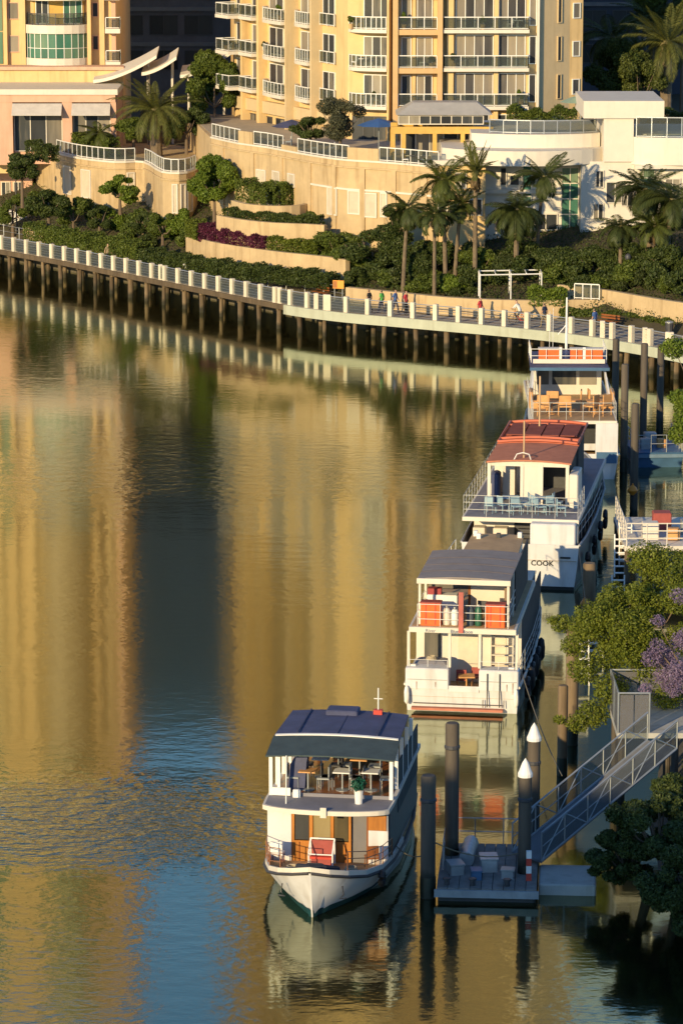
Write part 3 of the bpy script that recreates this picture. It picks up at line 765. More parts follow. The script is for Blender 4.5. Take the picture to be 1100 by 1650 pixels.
for a, b in ((20, 100), (116, 178)):
    m_ = MB(); sg = PS
    za, zb = pz(166), pz(183)
    p0, p1, p2, p3 = PS.pt(q(a), 0.02), PS.pt(q(b), 0.02), PS.pt(q(b), 1.0), PS.pt(q(a), 1.0)
    m_.add([(p0.x,p0.y,za),(p1.x,p1.y,za),(p2.x,p2.y,zb),(p3.x,p3.y,zb),(p0.x,p0.y,za-.06),(p1.x,p1.y,za-.06),(p2.x,p2.y,zb-.06),(p3.x,p3.y,zb-.06)], [(0,1,2,3),(4,7,6,5),(0,4,5,1),(1,5,6,2),(2,6,7,3),(3,7,4,0)])
    m_.build('awning', mat('grey_white_awning', (0.50, 0.46, 0.42), .7, .1, 2), sp, world=True)
    window(PS, q(a)+.05, q(b)-.05, 8.6, pz(183)-.02, -.8, 3, sp, WIN, SOFTW)

# white curved canopies between the buildings
for j, (x0, x1, ya, yb, lab) in enumerate(((150, 252, 128, 88, 'left'), (228, 284, 116, 90, 'middle'), (290, 372, 120, 82, 'right'))):
    D = 299.0; c = empty('curved_canopy', (at(x0, ya, Y=D).x, D, 9), 0, {'left': 'long white curved canopy roof rising beside the salmon building', 'middle': 'short white canopy roof between the two longer ones', 'right': 'white curved canopy roof climbing towards the cream tower'}[lab], 'canopy', 'white curved canopies')
    n = 10; ring = []
    for i in range(n+1):
        u = i/n; p = at(x0+(x1-x0)*u, ya+(yb-ya)*(u**1.6), Y=D - 1.0*u)
        ring.append([(p.x,p.y,p.z),(p.x,p.y+4.5,p.z+.5),(p.x,p.y+4.5,p.z+.3),(p.x,p.y,p.z-.28)])
    MB().loft(ring, True, True).build('roof_sheet', SOFTW, c, world=True)
    for u in (.15, .85):
        p = at(x0+(x1-x0)*u, ya+(yb-ya)*(u**1.6), Y=D); MB().tube([(p.x,p.y+2,8),(p.x,p.y+2,p.z+.1)], .12, 6).build('column', SOFTW, c, world=True)

# ------------------------------------------------------------------ dark buildings behind
def dark_block(name, px0, px1, D, top, label, bands, m, base=8.0):
    x0, x1 = at(px0, 60, Y=D).x, at(px1, 60, Y=D).x
    r = empty(name, ((x0+x1)/2, D, base), 0, label, 'building')
    MB().box(x0, x1, D, D+20, base-.5, 26).build('wall', m, r, world=True)
    MB().box(x0+.3, x1-.3, D+.3, D+20, 26.003, top).build('upper_glazing', mat('sky_tinted_upper_wall', (.32,.44,.58), .4, .15, .3), r, world=True)  # storeys out of view; sky blue put into their colour to cool the river reflection
    sg = Seg((x0, D), (x1, D)); nb = int((x1-x0)/3.4)
    for k in range(bands):
        z = 12.5 + 3.4*k
        if z > top-3: break
        b = MB(); sg.box(b, 0, sg.L, .0, .25, z+2.3, z+2.7); b.build('floor_band', mat('grey_band', (.17,.17,.18), .8, .1), r, world=True)
        if z < 32: 
            for i in range(nb): window(sg, .4+i*3.4, 3.2+i*3.4, z, z+1.9, .02, 2, r, DARKG, DARKM)
    return r
DSLATE = mat('dark_slate_cladding', (0.11, 0.11, 0.13), 0.7, .2, .8, stain=.2)
dark_block('office_block', 178, 392, 336, 56, 'dark slate office block in the gap between the two apartment buildings', 12, DSLATE)
dark_block('tower_block', 925, 1300, 345, 92, 'dark blue grey block behind the palms right of the tower', 12, mat('dark_blue_cladding', (0.035, 0.045, 0.07), .7, .2, .8))

# ------------------------------------------------------------------ terrace podium in front of the tower
pod = empty('terrace_podium', (2, 262, 6), 0, 'long sandstone terrace wall with stepped top and tall blind windows', 'retaining wall')
ptop = 11.3
def on(px, py, z): p = at(px, py, z=z); return Vector((p.x, p.y))
PW = [on(340, 222, ptop), on(385, 232, ptop), on(430, 238, ptop), on(478, 247, ptop), on(520, 254, ptop), on(560, 259, ptop), on(610, 262, ptop), on(660, 266, ptop), on(705, 270, ptop)]
PW = smooth_path(PW, 2)
poly = [tuple(p) for p in PW] + [(PW[-1].x+2, 292), (PW[0].x-3, 300)]
MB().prism(poly, 1.5, ptop).build('wall', SAND, pod, world=True)
MB().prism([tuple(p) for p in offset(PW, 0.35)] + [(PW[-1].x+1.9, 291.5), (PW[0].x-2.8, 299.5)], ptop+.002, ptop+.03).build('terrace_paving', PAVE, pod, world=True)
cm = MB(); cm.wall(offset(PW, .1), .36, ptop-.001+.004, ptop+.14); cm.build('coping', SOFTW, pod, world=True)
# parapet upstands (solid parts between the glass)
for a, b, h in ((2, 3, .95), (10, 12, .9), (5, 6, .35)):
    m_ = MB(); m_.wall(offset(PW[a:b+1], .1), .33, ptop+.141, ptop+.15+h); m_.build('parapet', SAND, pod, world=True)
for a, b in ((0, 2), (3, 5), (6, 10), (12, 16)):
    balustrade([tuple(p) for p in offset(PW[a:b+1], .1)], ptop+.14, 1.05, pod, .95)
# pilasters, plinth and joints
for i in range(1, len(PW)-1, 2):
    t_ = (PW[i+1]-PW[i-1]).normalized(); n_ = Vector((t_.y,-t_.x)); MB().obox(PW[i]+n_*.03, t_, n_, .22, .09, 1.6, ptop-.5).build('pilaster', SAND, pod, world=True)
m_ = MB(); m_.wall(offset(PW, -.02), .2, ptop-.52, ptop-.4); m_.build('cornice', SAND, pod, world=True)
# string course, and blind windows on the lower wall
m_ = MB(); m_.wall(offset(PW[7:], -.05), .12, ptop-2.2, ptop-2.05); m_.build('string_course', SOFTW, pod, world=True)
for px0, px1, py0, py1 in ((405,428,272,296),(432,455,274,298),(459,480,278,300),(525,548,300,345),(556,576,306,345),(584,604,310,350),(608,620,310,350)):
    i = min(range(len(PW)-1), key=lambda i: abs((PW[i].x+PW[i+1].x)/2 - on((px0+px1)/2, 250, ptop).x)); sg = Seg(PW[i], PW[i+1])
    Dm = (PW[i].y+PW[i+1].y)/2
    za, zb = at(px0, py1, Y=Dm).z, at(px0, py0, Y=Dm).z
    a0 = (Vector((at(px0,py0,Y=Dm).x, Dm)) - PW[i]).dot(sg.t); hw = (px1-px0)/20.5*0.62
    window(sg, a0, a0+hw*2*0.9, za, zb, .03, 1, pod, mat('shutter_panel', (.52,.44,.33), .6, .1, rnd=.1), SOFTW, fw=.1)

# left rounded terrace (behind the date palm)
lt = empty('rounded_terrace', (-17, 288, 6), 0, 'rounded cream terrace with glass balustrade below the date palm', 'retaining wall')
lz = 8.5
LW = smooth_path([on(60, 238, lz), on(90, 247, lz), on(130, 256, lz), on(185, 262, lz), on(232, 262, lz), on(262, 278, lz), on(300, 279, lz), on(322, 270, lz)], 3)
MB().prism([tuple(p) for p in LW] + [(LW[-1].x+6, 302), (LW[0].x-1, 302)], 1.5, lz).build('wall', SAND, lt, world=True)
m_ = MB(); m_.wall(offset(LW, .08), .34, lz+.004, lz+.16); m_.build('coping', SOFTW, lt, world=True)
for a, b in ((3, 11), (12, 20)): balustrade([tuple(p) for p in offset(LW[a:b+1], .1)], lz+.15, 1.05, lt, .9)
m_ = MB(); m_.wall(offset(LW, -.02), .2, lz-.55, lz-.42); m_.build('cornice', SAND, lt, world=True)
for i in (4, 6, 10, 16, 17, 18):
    sg = Seg(LW[i], LW[i+1]); window(sg, .1, sg.L-.1, 5.3, 7.7, .02, 1, lt, mat('shutter_panel', (.52,.44,.33)), SOFTW, fw=.1)

# lower salmon building at the far left edge
sl = empty('low_salmon_building', (-30, 292, 5), 0, 'low salmon building at the far left behind the street trees', 'building')
LBd = 298.0; gl = lambda px: at(px, 300, Y=LBd).x; gz = lambda py: at(20, py, Y=LBd).z
MB().box(gl(-170), gl(52), LBd, LBd+5, 2, gz(272)).build('wall', PINK, sl, world=True)
MB().box(gl(-170), gl(54), LBd-.25, LBd+5, gz(272)+.003, gz(266)).build('parapet', SOFTW, sl, world=True)
sg = Seg((gl(-170), LBd), (gl(52), LBd))
for px in (-60, -25, 2, 22): window(sg, gl(px)-gl(-170), gl(px+15)-gl(-170), gz(318), gz(292), .02, 2, sl, WIN, SOFTW)
MB().box(gl(-170), gl(34), LBd-3.2, LBd-.3, 6.6, gz(232)).build('upper_terrace', CREAM, sl, world=True)

# garden retaining walls
def garden_wall(px, z0s, z1, th, label, m=SAND):
    pts = [on(x, y, z1) for x, y in px]; pts = smooth_path(pts, 3)
    o = MB(); o.wall(pts, th, z0s, z1); ob = o.build('garden_wall', m)
    tag(ob, label, 'garden wall', 'garden walls on the bank'); return pts
garden_wall([(376,322),(400,328),(440,331),(480,330),(502,324)], 5, 7.6, .4, 'short curved sandstone wall under the green hedge by the terrace')
garden_wall([(352,346),(390,353),(440,358),(490,360),(524,362)], 4.5, 6.6, .4, 'curved sandstone wall below the hedge, above the purple bed')
garden_wall([(303,376),(340,388),(400,398),(460,406),(520,412),(560,418)], 3, 4.6, .4, 'long low sandstone wall in front of the purple bed')
garden_wall([(40,364),(100,378),(160,390),(215,400)], 2, 3.0, .35, 'low sandstone kerb wall along the boardwalk at far left')
garden_wall([(560,462),(640,470),(720,478),(800,482),(870,483),(950,482),(1010,484),(1060,490),(1130,496)], 2, 3.3, .5, 'cream stone wall behind the boardwalk on the right')
garden_wall([(900,458),(960,464),(1020,474),(1080,484),(1140,492)], 2.5, 4.0, .4, 'upper cream stone wall by the steps at right')
# ------------------------------------------------------------------ white villa on the right
vl = empty('white_villa', (14, 250, 6), 0, 'white modernist villa with curved roof terrace and green glazed strips', 'villa')
VD = 254.0
vx = lambda px, D=VD: at(px, 250, Y=D).x
vz = lambda py, D=VD: at(900, py, Y=D).z
# main lower body, two faces: left wing set back, right wing forward
MB().box(vx(782), vx(950), VD+.6, VD+14, 2.0, vz(262)).build('left_wall', SOFTW, vl, world=True)
MB().box(vx(935), vx(1180), VD-.8, VD+14, 2.0, vz(258)).build('right_wall', SOFTW, vl, world=True)
# curved roof slab over the left wing
def arc(pxa, pxb, bulge, D, n=14): 
    return [(vx(pxa)+(vx(pxb)-vx(pxa))*i/n, D - bulge*math.sin(math.pi*(i/n))**.7) for i in range(n+1)]
MB().prism(arc(712, 972, 3.0, VD+.4) + [(vx(972), VD+12), (vx(712), VD+12)], vz(262)+.003, vz(238)).build('curved_slab', SOFTW, vl, world=True)
MB().prism(arc(760, 968, 1.4, VD+1.2) + [(vx(968), VD+12), (vx(760), VD+12)], vz(238)+.003, vz(216)).build('upper_parapet', SOFTW, vl, world=True)
balustrade([p for p in arc(790, 962, 1.2, VD+1.6, 8)], vz(216), 1.0, vl, 1.2, frame=GALV)
# stair tower and overhanging upper slab
MB().box(vx(970), vx(1018), VD-1.0, VD+9, vz(258), vz(188)).build('stair_tower', SOFTW, vl, world=True)
MB().box(vx(937), vx(1066), VD-1.2, VD+8, vz(188)+.003, vz(160)).build('upper_slab', SOFTW, vl, world=True)
MB().box(vx(1018)+.003, vx(1180), VD+.4, VD+9, vz(258), vz(216)).build('side_wall', SOFTW, vl, world=True)
MB().prism(arc(1015, 1260, 1.2, VD-.9) + [(vx(1260), VD+9), (vx(1015), VD+9)], vz(262), vz(218)).build('curved_balcony_front', SOFTW, vl, world=True)
balustrade([(vx(1022), VD-1.2), (vx(1070), VD-1.7), (vx(1140), VD-2.0)], vz(218), 1.5, vl, 1.1, frame=GALV)
VS = Seg((vx(782), VD+.6), (vx(950), VD+.6)); VR = Seg((vx(935), VD-.8), (vx(1180), VD-.8))
v1 = lambda px: vx(px) - vx(782); v2 = lambda px: vx(px) - vx(935)
window(VS, v1(842), v1(858), vz(335), vz(264), .03, 1, vl, GREENG, SOFTW, rows=4)
window(VS, v1(905), v1(934), vz(372), vz(270), .03, 2, vl, GREENG, SOFTW, rows=4)
window(VR, v2(1034), v2(1054), vz(330), vz(238), .06, 1, vl, GREENG, SOFTW, rows=4)
for a, b, c, d in ((806,817,300,270),(822,838,300,282),(800,830,372,340),(862,900,372,345)): window(VS, v1(a), v1(b), vz(c), vz(d), .03, 1 if b-a < 20 else 2, vl, WIN, SOFTW)
for a, b, c, d in ((975,992,385,350),(996,1018,385,362),(958,972,300,272),(1000,1020,330,300),(955,972,352,325),(1062,1090,380,340),(975,1005,325,290),(1070,1095,320,285)): window(VR, v2(a), v2(b), vz(c), vz(d), .03, 2, vl, WIN, SOFTW)
m_ = MB(); VR.box(m_, v2(1020), v2(1140), 0, .9, vz(268), vz(262)); m_.build('canopy', SOFTW, vl, world=True)
m_ = MB(); VS.box(m_, 0, v1(905), 0, .4, vz(312), vz(306)); m_.build('ledge', SOFTW, vl, world=True)
# cream lower wing left of the villa
lw = empty('garden_house', (9, 248, 6), 0, 'small cream garden house between the terrace wall and the villa', 'house')
GD = 252.0; hx = lambda px: at(px, 300, Y=GD).x; hz = lambda py: at(740, py, Y=GD).z
MB().box(hx(700), hx(783), GD+1.2, GD+9, 2.0, hz(268)).build('wall', CREAM, lw, world=True)
MB().box(hx(698), hx(786), GD+.9, GD+9, hz(268)+.003, hz(260)).build('cornice', SOFTW, lw, world=True)
HS = Seg((hx(700), GD+1.2), (hx(783), GD+1.2))
for a, b, c, d in ((706,722,350,322),(724,752,352,330),(756,778,350,322),(706,726,306,280),(734,752,306,280)): window(HS, hx(a)-hx(700), hx(b)-hx(700), hz(c), hz(d), .03, 2, lw, WIN, SOFTW)

# garden pavilion with ochre frame on the terrace
pv = empty('terrace_pavilion', (6, 258, 11.3), 0, 'ochre framed terrace pavilion with low grey roof and white clerestory', 'pavilion')
VPD = 259.0; wx = lambda px: at(px, 200, Y=VPD).x; wz = lambda py: at(700, py, Y=VPD).z
x0, x1 = wx(630), wx(794)
xs0, xs1 = wx(640), wx(780)
MB().loft([[(xs0-.1, VPD-.4, wz(184)), (xs1+.6, VPD-.4, wz(184)), (xs1+.6, VPD+4.2, wz(184)), (xs0-.1, VPD+4.2, wz(184))], [(xs0+1.2, VPD+.9, wz(166)), (xs1-.5, VPD+.9, wz(166)), (xs1-.5, VPD+2.8, wz(166)), (xs0+1.2, VPD+2.8, wz(166))]], True, True).build('roof', mat('pale_zinc_roof', (.42,.40,.37), .5, .12, 1, metal=.2), pv, world=True)
sg = Seg((xs0, VPD), (xs1, VPD)); window(sg, .05, sg.L-.05, wz(200), wz(185), 0, 8, pv, WIN, SOFTW)
MB().box(x0, x1, VPD-.5, VPD-.15, wz(214), wz(203)).build('beam', YELLOW, pv, world=True)
MB().box(x0, x1, VPD+3.2, VPD+3.5, wz(214), wz(203)).build('beam', YELLOW, pv, world=True)
for px in (633, 650, 700, 745, 788):
    for dy in (-.32, 3.35): MB().box(wx(px)-.16, wx(px)+.16, VPD+dy-.16, VPD+dy+.16, 11.3, wz(214)).build('column', YELLOW, pv, world=True)
for px in (642, 668, 690, 716, 738, 762): MB().box(wx(px)-.07, wx(px)+.07, VPD-.14, VPD+3.19, wz(213), wz(204)).build('rafter', YELLOW, pv, world=True)
sg = Seg((x0+.8, VPD+2.6), (x1-.4, VPD+2.6)); window(sg, 0, sg.L, 11.35, wz(215), 0, 6, pv, WIN, SOFTW)

def parasol(px, py, D, r, m, label, base):
    p = at(px, py, Y=D); t = empty('parasol', (p.x, p.y, base), 0, label, 'parasol')
    n = 8; top = p.z - base
    c = MB(); rr = []
    rim = [(r*math.cos(2*math.pi*i/n), r*math.sin(2*math.pi*i/n), top-.55) for i in range(n)]
    c.loft([rim, [(x*.5, y*.5, top-.22) for x, y, z in rim], [(x*.03, y*.03, top) for x, y, z in rim]], True, True).build('canopy', m, t)
    MB().tube([(0,0,0),(0,0,top-.1)], .04, 6).build('pole', GREYM, t)
parasol(935, 152, 262, 1.6, mat('sage_canvas', (.22,.30,.23), .8, .1), 'sage green parasol on the villa roof terrace', 11.0)
parasol(610, 190, 264, 1.7, BLUEU, 'blue parasol on the terrace in front of the tower', 11.3)
parasol(470, 192, 270, 1.6, NAVY, 'dark navy parasol on the terrace by the shopfronts', 11.3)
# terrace tables and chairs
for px, D, lab in ((450, 269, 'left'), (520, 264, 'middle'), (668, 255, 'right')):
    p = at(px, 210, Y=D); make_table((p.x, D, 11.33), 0, DARKM, {'left':'dark cafe table on the terrace by the navy parasol','middle':'dark cafe table on the terrace beside the olive tree','right':'dark cafe table under the ochre pavilion'}[lab], 'cafe tables')
    for dx in (-.7,.7): make_chair((p.x+dx, D, 11.33), R(-90 if dx > 0 else 90), RAILW, ('right hand ' if dx > 0 else 'left hand ') + {'left':'pale cafe chair at the table by the navy parasol','middle':'pale cafe chair at the table beside the olive tree','right':'pale cafe chair at the table under the ochre pavilion'}[lab], 'cafe chairs')

# ------------------------------------------------------------------ boardwalk furniture
# pale steel frame shelter
sh = empty('steel_frame_shelter', tuple(at(820, 476, z=2.9)), 0, 'pale steel frame shelter standing behind the boardwalk', 'shelter')
a, b = at(773, 482, z=3.0), at(872, 480, z=3.0); zt = 4.75
for p in (a, (a+b)/2, b):
    for dy in (0, 2.2): MB().tube([(p.x,p.y+dy,2.5),(p.x,p.y+dy,zt)], .05, 6).build('column', RAILW, sh, world=True)
for dy in (0, 2.2): MB().tube([(a.x,a.y+dy,zt),(b.x,b.y+dy,zt)], .05, 6).build('beam', RAILW, sh, world=True)
for u in (0, .25, .5, .75, 1): p = a+(b-a)*u; MB().tube([(p.x,p.y,zt+.06),(p.x,p.y+2.2,zt+.06)], .04, 6).build('rafter', RAILW, sh, world=True)
s2 = empty('glass_wind_screen', tuple(at(945, 480, z=3.2)), 0, 'pale framed wind screen on the stone wall right of the shelter', 'screen')
a, b = at(925, 490, z=2.9), at(965, 492, z=2.9); balustrade([(a.x,a.y),(b.x,b.y)], 3.3, 1.1, s2, .6)
# orange sign board
p = at(545, 492, z=BWZ); sb = empty('orange_sign', (p.x, p.y+2.2, BWZ), R(-15), 'small orange information board on the boardwalk near the walkers', 'sign')
MB().box(-.42,.42,-.03,.03,.95,1.55).build('board', SIGNO, sb)
MB().box(-.40,-.1,-.045,-.032,1.0,1.5).build('dark_panel', mat('sign_brown', (.35,.12,.02)), sb)
for x in (-.3,.3): MB().tube([(x,.035,0),(x,.035,1.5)], .03, 6).build('post', GREYM, sb)
# lamp posts
def lamp(px, py, h, label, z=BWZ, globe=None):
    p = at(px, py, z=z); t = empty('street_lamp', tuple(p), 0, label, 'street lamp', 'street lamps')
    MB().tube([(0,0,0),(0,0,h)], .07, 8, .045).build('pole', DARKM, t)
    MB().lathe((0,0,0), [(.16,0),(.16,.25),(.08,.32)], 8).build('base', DARKM, t)
    MB().lathe((0,0,h), [(.05,0),(.2,.08),(.24,.25),(.18,.42),(.05,.5)], 10).build('globe', globe or SOFTW, t, smooth=True)
lamp(27, 372, 5.2, 'thin dark lamp post at the far left of the boardwalk', 2.4)
lamp(1010, 500, 3.6, 'dark lamp post by the stone wall at right', 2.3, DARKM)
lamp(318, 250, 3.4, 'white globe lamp behind the date palm', 8.5)
# white car parked at far left
def car(px, py, z, rz, m, label):
    p = at(px, py, z=z); t = empty('parked_car', tuple(p), rz, label, 'car')
    prof = [(-2.1,.35),(-2.1,.75),(-1.9,.9),(-1.2,.95),(-.6,1.42),(.7,1.45),(1.5,.98),(2.0,.9),(2.15,.7),(2.15,.35)]
    body = MB(); k = len(prof)
    body.loft([[(x, y*(1 if zz < 1 else .82), zz) for x, zz in prof] for y in (-.85,-.7,.7,.85)], True, True); body.build('body', m, t)
    for s_ in (-1,1): MB().add([(-1.1,s_*.79,1.0),(-.55,s_*.74,1.36),(.65,s_*.74,1.38),(1.3,s_*.79,1.0)], [(0,1,2,3)]).build('window', DARKG, t)
    for x in (-1.35,1.35):
        for s_ in (-1,1):
            wh = MB(); wh.loft([[(x+.33*math.cos(a*math.pi/6), s_*yy, .33+.33*math.sin(a*math.pi/6)) for a in range(12)] for yy in (.68,.88)], True, True); wh.build('wheel', BLACKR, t)
car(6, 366, 2.4, R(20), WHITE, 'white parked car at the far left edge behind the boardwalk')

# ------------------------------------------------------------------ people
def person(loc, rz, shirt, trousers, label, pose='stand', h=1.72, hair=(.03,.02,.015)):
    """one continuous skinned figure; faces coloured as clothes by height"""
    k = h/1.72
    st = .22 if pose == 'walk' else 0.02
    if pose == 'ride':
        V = [(0,0,.98),(0,.1,1.18),(0,.26,1.42),(0,.3,1.50),(0,.34,1.62),(0,.36,1.74),
             (-.17,.26,1.40),(-.2,.45,1.2),(-.2,.66,1.1),(.17,.26,1.40),(.2,.45,1.2),(.2,.66,1.1),
             (-.1,.0,.95),(-.12,.38,.82),(-.11,.2,.42),(-.11,.33,.36),(.1,.0,.95),(.12,.3,.62),(.11,.1,.25),(.11,.24,.2)]
    else:
        V = [(0,0,.95),(0,0,1.15),(0,.0,1.40),(0,.01,1.48),(0,.03,1.58),(0,.03,1.70),
             (-.17,0,1.40),(-.23,-.05+st*.3,1.14),(-.22,.08+st*.5,.92),(.17,0,1.40),(.23,-.02-st*.3,1.14),(.22,.06-st*.5,.92),
             (-.09,0,.92),(-.1,st*.6+.02,.50),(-.1,st-.02,.08),(-.1,st+.12,.04),(.09,0,.92),(.1,-st*.3+.03,.50),(.1,-st-.04,.09),(.1,-st+.1,.04)]
    E = [(0,1),(1,2),(2,3),(3,4),(4,5),(2,6),(6,7),(7,8),(2,9),(9,10),(10,11),(0,12),(12,13),(13,14),(14,15),(0,16),(16,17),(17,18),(18,19)]
    Rr = [.14,.13,.15,.06,.10,.085,.07,.05,.038,.07,.05,.038,.095,.065,.045,.04,.095,.065,.045,.04]
    me = bpy.data.meshes.new('tmp'); me.from_pydata([(x*k,y*k,z*k) for x,y,z in V], E, [])
    o = bpy.data.objects.new('tmp', me); COL.objects.link(o)
    o.modifiers.new('s', 'SKIN'); sv = me.skin_vertices[0].data
    for i, r in enumerate(Rr): sv[i].radius = (r*k, r*k*(.8 if i in (1,2) else 1)); sv[i].use_root = (i == 0)
    sub = o.modifiers.new('u', 'SUBSURF'); sub.levels = 1; sub.render_levels = 1
    dg = bpy.context.evaluated_depsgraph_get(); res = bpy.data.meshes.new_from_object(o.evaluated_get(dg))
    bpy.data.objects.remove(o); 
    res.name = 'person'; res.materials.clear()
    for m_ in (SKIN, shirt, trousers, mat('hair_dark', hair, .6)): res.materials.append(m_)
    for pol in res.polygons:
        c = pol.center/k
        if c.z > 1.66 + (.03 if pose == 'ride' else 0) or (c.z > 1.52 and c.y < .0): i = 3
        elif c.z > 1.47: i = 0
        elif c.z < .96 and abs(c.x) < .175: i = 2
        elif abs(c.x) > .19 and c.z < 1.2: i = 0
        else: i = 1
        pol.material_index = i; pol.use_smooth = True
    o = link('person', res); o.location = loc; o.rotation_euler = (0,0,rz)
    return tag(o, label, 'person')
SH = {n: mat('cloth_'+n, c, .85, .1, 4) for n, c in dict(black=(.015,.015,.018), green=(.10,.42,.08), blue=(.06,.12,.30), red=(.45,.04,.05), white=(.7,.68,.64), navy=(.02,.03,.07), khaki=(.25,.19,.11)).items()}
def bwpos(px, d):
    c = at(px, 500, z=BWZ).x; i = min(range(len(BW)), key=lambda i: abs(BW[i].x - c)); q = offset(BW, d)[i]
    t = BW[min(i+1,len(BW)-1)]-BW[i-1]; ang = math.atan2(t.y, t.x)
    return Vector((q.x, q.y, BWZ+.03)), ang
for px, d, sh_, tr, fl, pose, lab in ((255,1.4,'white','navy',1,'walk','person in white walking on the left part of the boardwalk'),(120,1.4,'khaki','black',0,'walk','person in khaki walking at the far left of the boardwalk'),(760,1.2,'red','khaki',0,'walk','person in a red top walking left of the shelter'),(925,1.2,'blue','black',1,'stand','person in blue leaning at the railing right of the shelter'),(581,1.2,'black','black',1,'walk','person in black walking on the boardwalk beside the orange sign'),
        (603,1.3,'green','navy',1,'walk','person in a bright green shirt walking on the boardwalk'),
        (615,1.5,'blue','navy',0,'walk','person in blue walking behind the green shirted walker'),
        (640,1.2,'red','black',0,'stand','person in a red top standing by the boardwalk railing'),
        (852,1.3,'navy','khaki',1,'walk','person in navy walking near the shelter frame'),
        (1045,1.8,'black','navy',0,'walk','person in dark clothes at the right end of the boardwalk')):
    p, ang = bwpos(px, d); person(p, ang - math.pi/2 + (math.pi if fl else 0), SH[sh_], SH[tr], lab, pose, random.uniform(1.66,1.8))
p, ang = bwpos(812, 1.5)
person(p, ang + math.pi/2, SH['white'], SH['black'], 'cyclist in white riding along the boardwalk below the shelter', 'ride', 1.72, (.7,.68,.64))
bi = empty('bicycle', tuple(p), ang + math.pi/2, 'dark bicycle ridden by the cyclist in white', 'bicycle')
for y in (-.45, .62):
    wh = MB(); n = 16
    wh.tube([(0, y+.33*math.cos(2*math.pi*i/n), .34+.33*math.sin(2*math.pi*i/n)) for i in range(n+1)], .02, 5); wh.build('wheel', BLACKR, bi)
fr = MB()
for q in ([(0,-.45,.34),(0,0,.3)], [(0,0,.3),(0,-.12,.88)], [(0,-.12,.8),(0,.45,.82)], [(0,.45,.82),(0,0,.3)], [(0,.62,.34),(0,.42,1.0)], [(0,-.45,.34),(0,-.12,.8)]): fr.tube(q, .022, 5)
fr.build('frame', RED, bi); MB().box(-.07,.07,-.25,.02,.88,.94).build('saddle', BLACKR, bi); MB().tube([(-.25,.55,1.05),(0,.42,1.02),(.25,.55,1.05)], .018, 5).build('handlebar', DARKM, bi)

def bench(px, d, label):
    p, ang = bwpos(px, d); t = empty('bench', tuple(p), ang, label, 'bench', 'boardwalk benches')
    for k in range(3): MB().box(-.8,.8,-.2+k*.14,-.08+k*.14,.42,.46).build('seat_slat', WOODD, t)
    for k in range(2): MB().box(-.8,.8,.24,.28,.55+k*.18,.67+k*.18).build('back_slat', WOODD, t)
    for x in (-.65,.65): MB().box(x-.03,x+.03,-.2,.26,0,.418).build('leg', DARKM, t)
bench(700, 4.4, 'timber bench against the stone wall right of the walkers'); bench(905, 4.3, 'timber bench on the boardwalk right of the shelter'); bench(430, 4.2, 'timber bench at the bend of the boardwalk')
for px, lab in ((755, 'dark litter bin on the boardwalk left of the shelter'), (985, 'dark litter bin by the wall at the right of the boardwalk')):
    p, ang = bwpos(px, 4.3); t = empty('litter_bin', tuple(p), ang, lab, 'bin', 'boardwalk bins')
    MB().lathe((0,0,0), [(.24,0),(.28,.8),(.28,.9)], 10).build('body', DARKM, t); MB().lathe((0,0,.903), [(.3,0),(.3,.06),(.1,.14)], 10).build('lid', GREYM, t)
# ------------------------------------------------------------------ vegetation
LF = dict(
    mid=leaf_mat('leaf_mid_green', (.050,.080,.012), (.150,.185,.030)),
    dark=leaf_mat('leaf_dark_green', (.028,.048,.012), (.090,.115,.024)),
    lime=leaf_mat('leaf_lime', (.06,.085,.010), (.17,.20,.025)),
    bright=leaf_mat('leaf_bright_green', (.060,.105,.010), (.19,.25,.030)),
    olive=leaf_mat('leaf_olive', (.05,.055,.028), (.13,.13,.07)),
    purple=leaf_mat('leaf_purple', (.045,.010,.022), (.16,.030,.07)),
    jac=leaf_mat('jacaranda_flower', (.22,.15,.27), (.46,.36,.52), .4),
    palm=leaf_mat('palm_green', (.040,.058,.012), (.13,.15,.032)),
    palmd=leaf_mat('palm_dark_green', (.028,.044,.012), (.095,.115,.032)),
    palmy=leaf_mat('palm_yellow_green', (.06,.075,.015), (.17,.17,.045)))
# unit shrubs, four shapes, shared
SHRUB = {}
def shrub_mesh(key, i):
    if (key, i) in SHRUB: return SHRUB[key, i]
    g = np.random.default_rng(40 + i)
    bl = blob_cluster(.8, .8, .75, 9, g, .42); bl = [(a,b,c+.8,d,e,f) for a,b,c,d,e,f in bl]
    C, d = crown_points(4200, bl, g); C[:,2] = np.maximum(C[:,2], .02)
    me = quads_mesh('shrub', leaves(C, .062, .3, .55, d, g)); me.materials.append(LF[key]); SHRUB[key, i] = me
    return me
def shrub(px, py, D, r, h, key, label, group='shrubs on the bank', z=None):
    """px, py: where its foot stands"""
    p = at(px, py, Y=D) if D else ground_at(px, py)
    o = link('shrub', shrub_mesh(key, random.randrange(4))); o.location = p - Vector((0,0,.1)); o.scale = (r, r, h/1.6); o.rotation_euler.z = random.uniform(0,6.28)
    return tag(o, label, 'shrub', group)
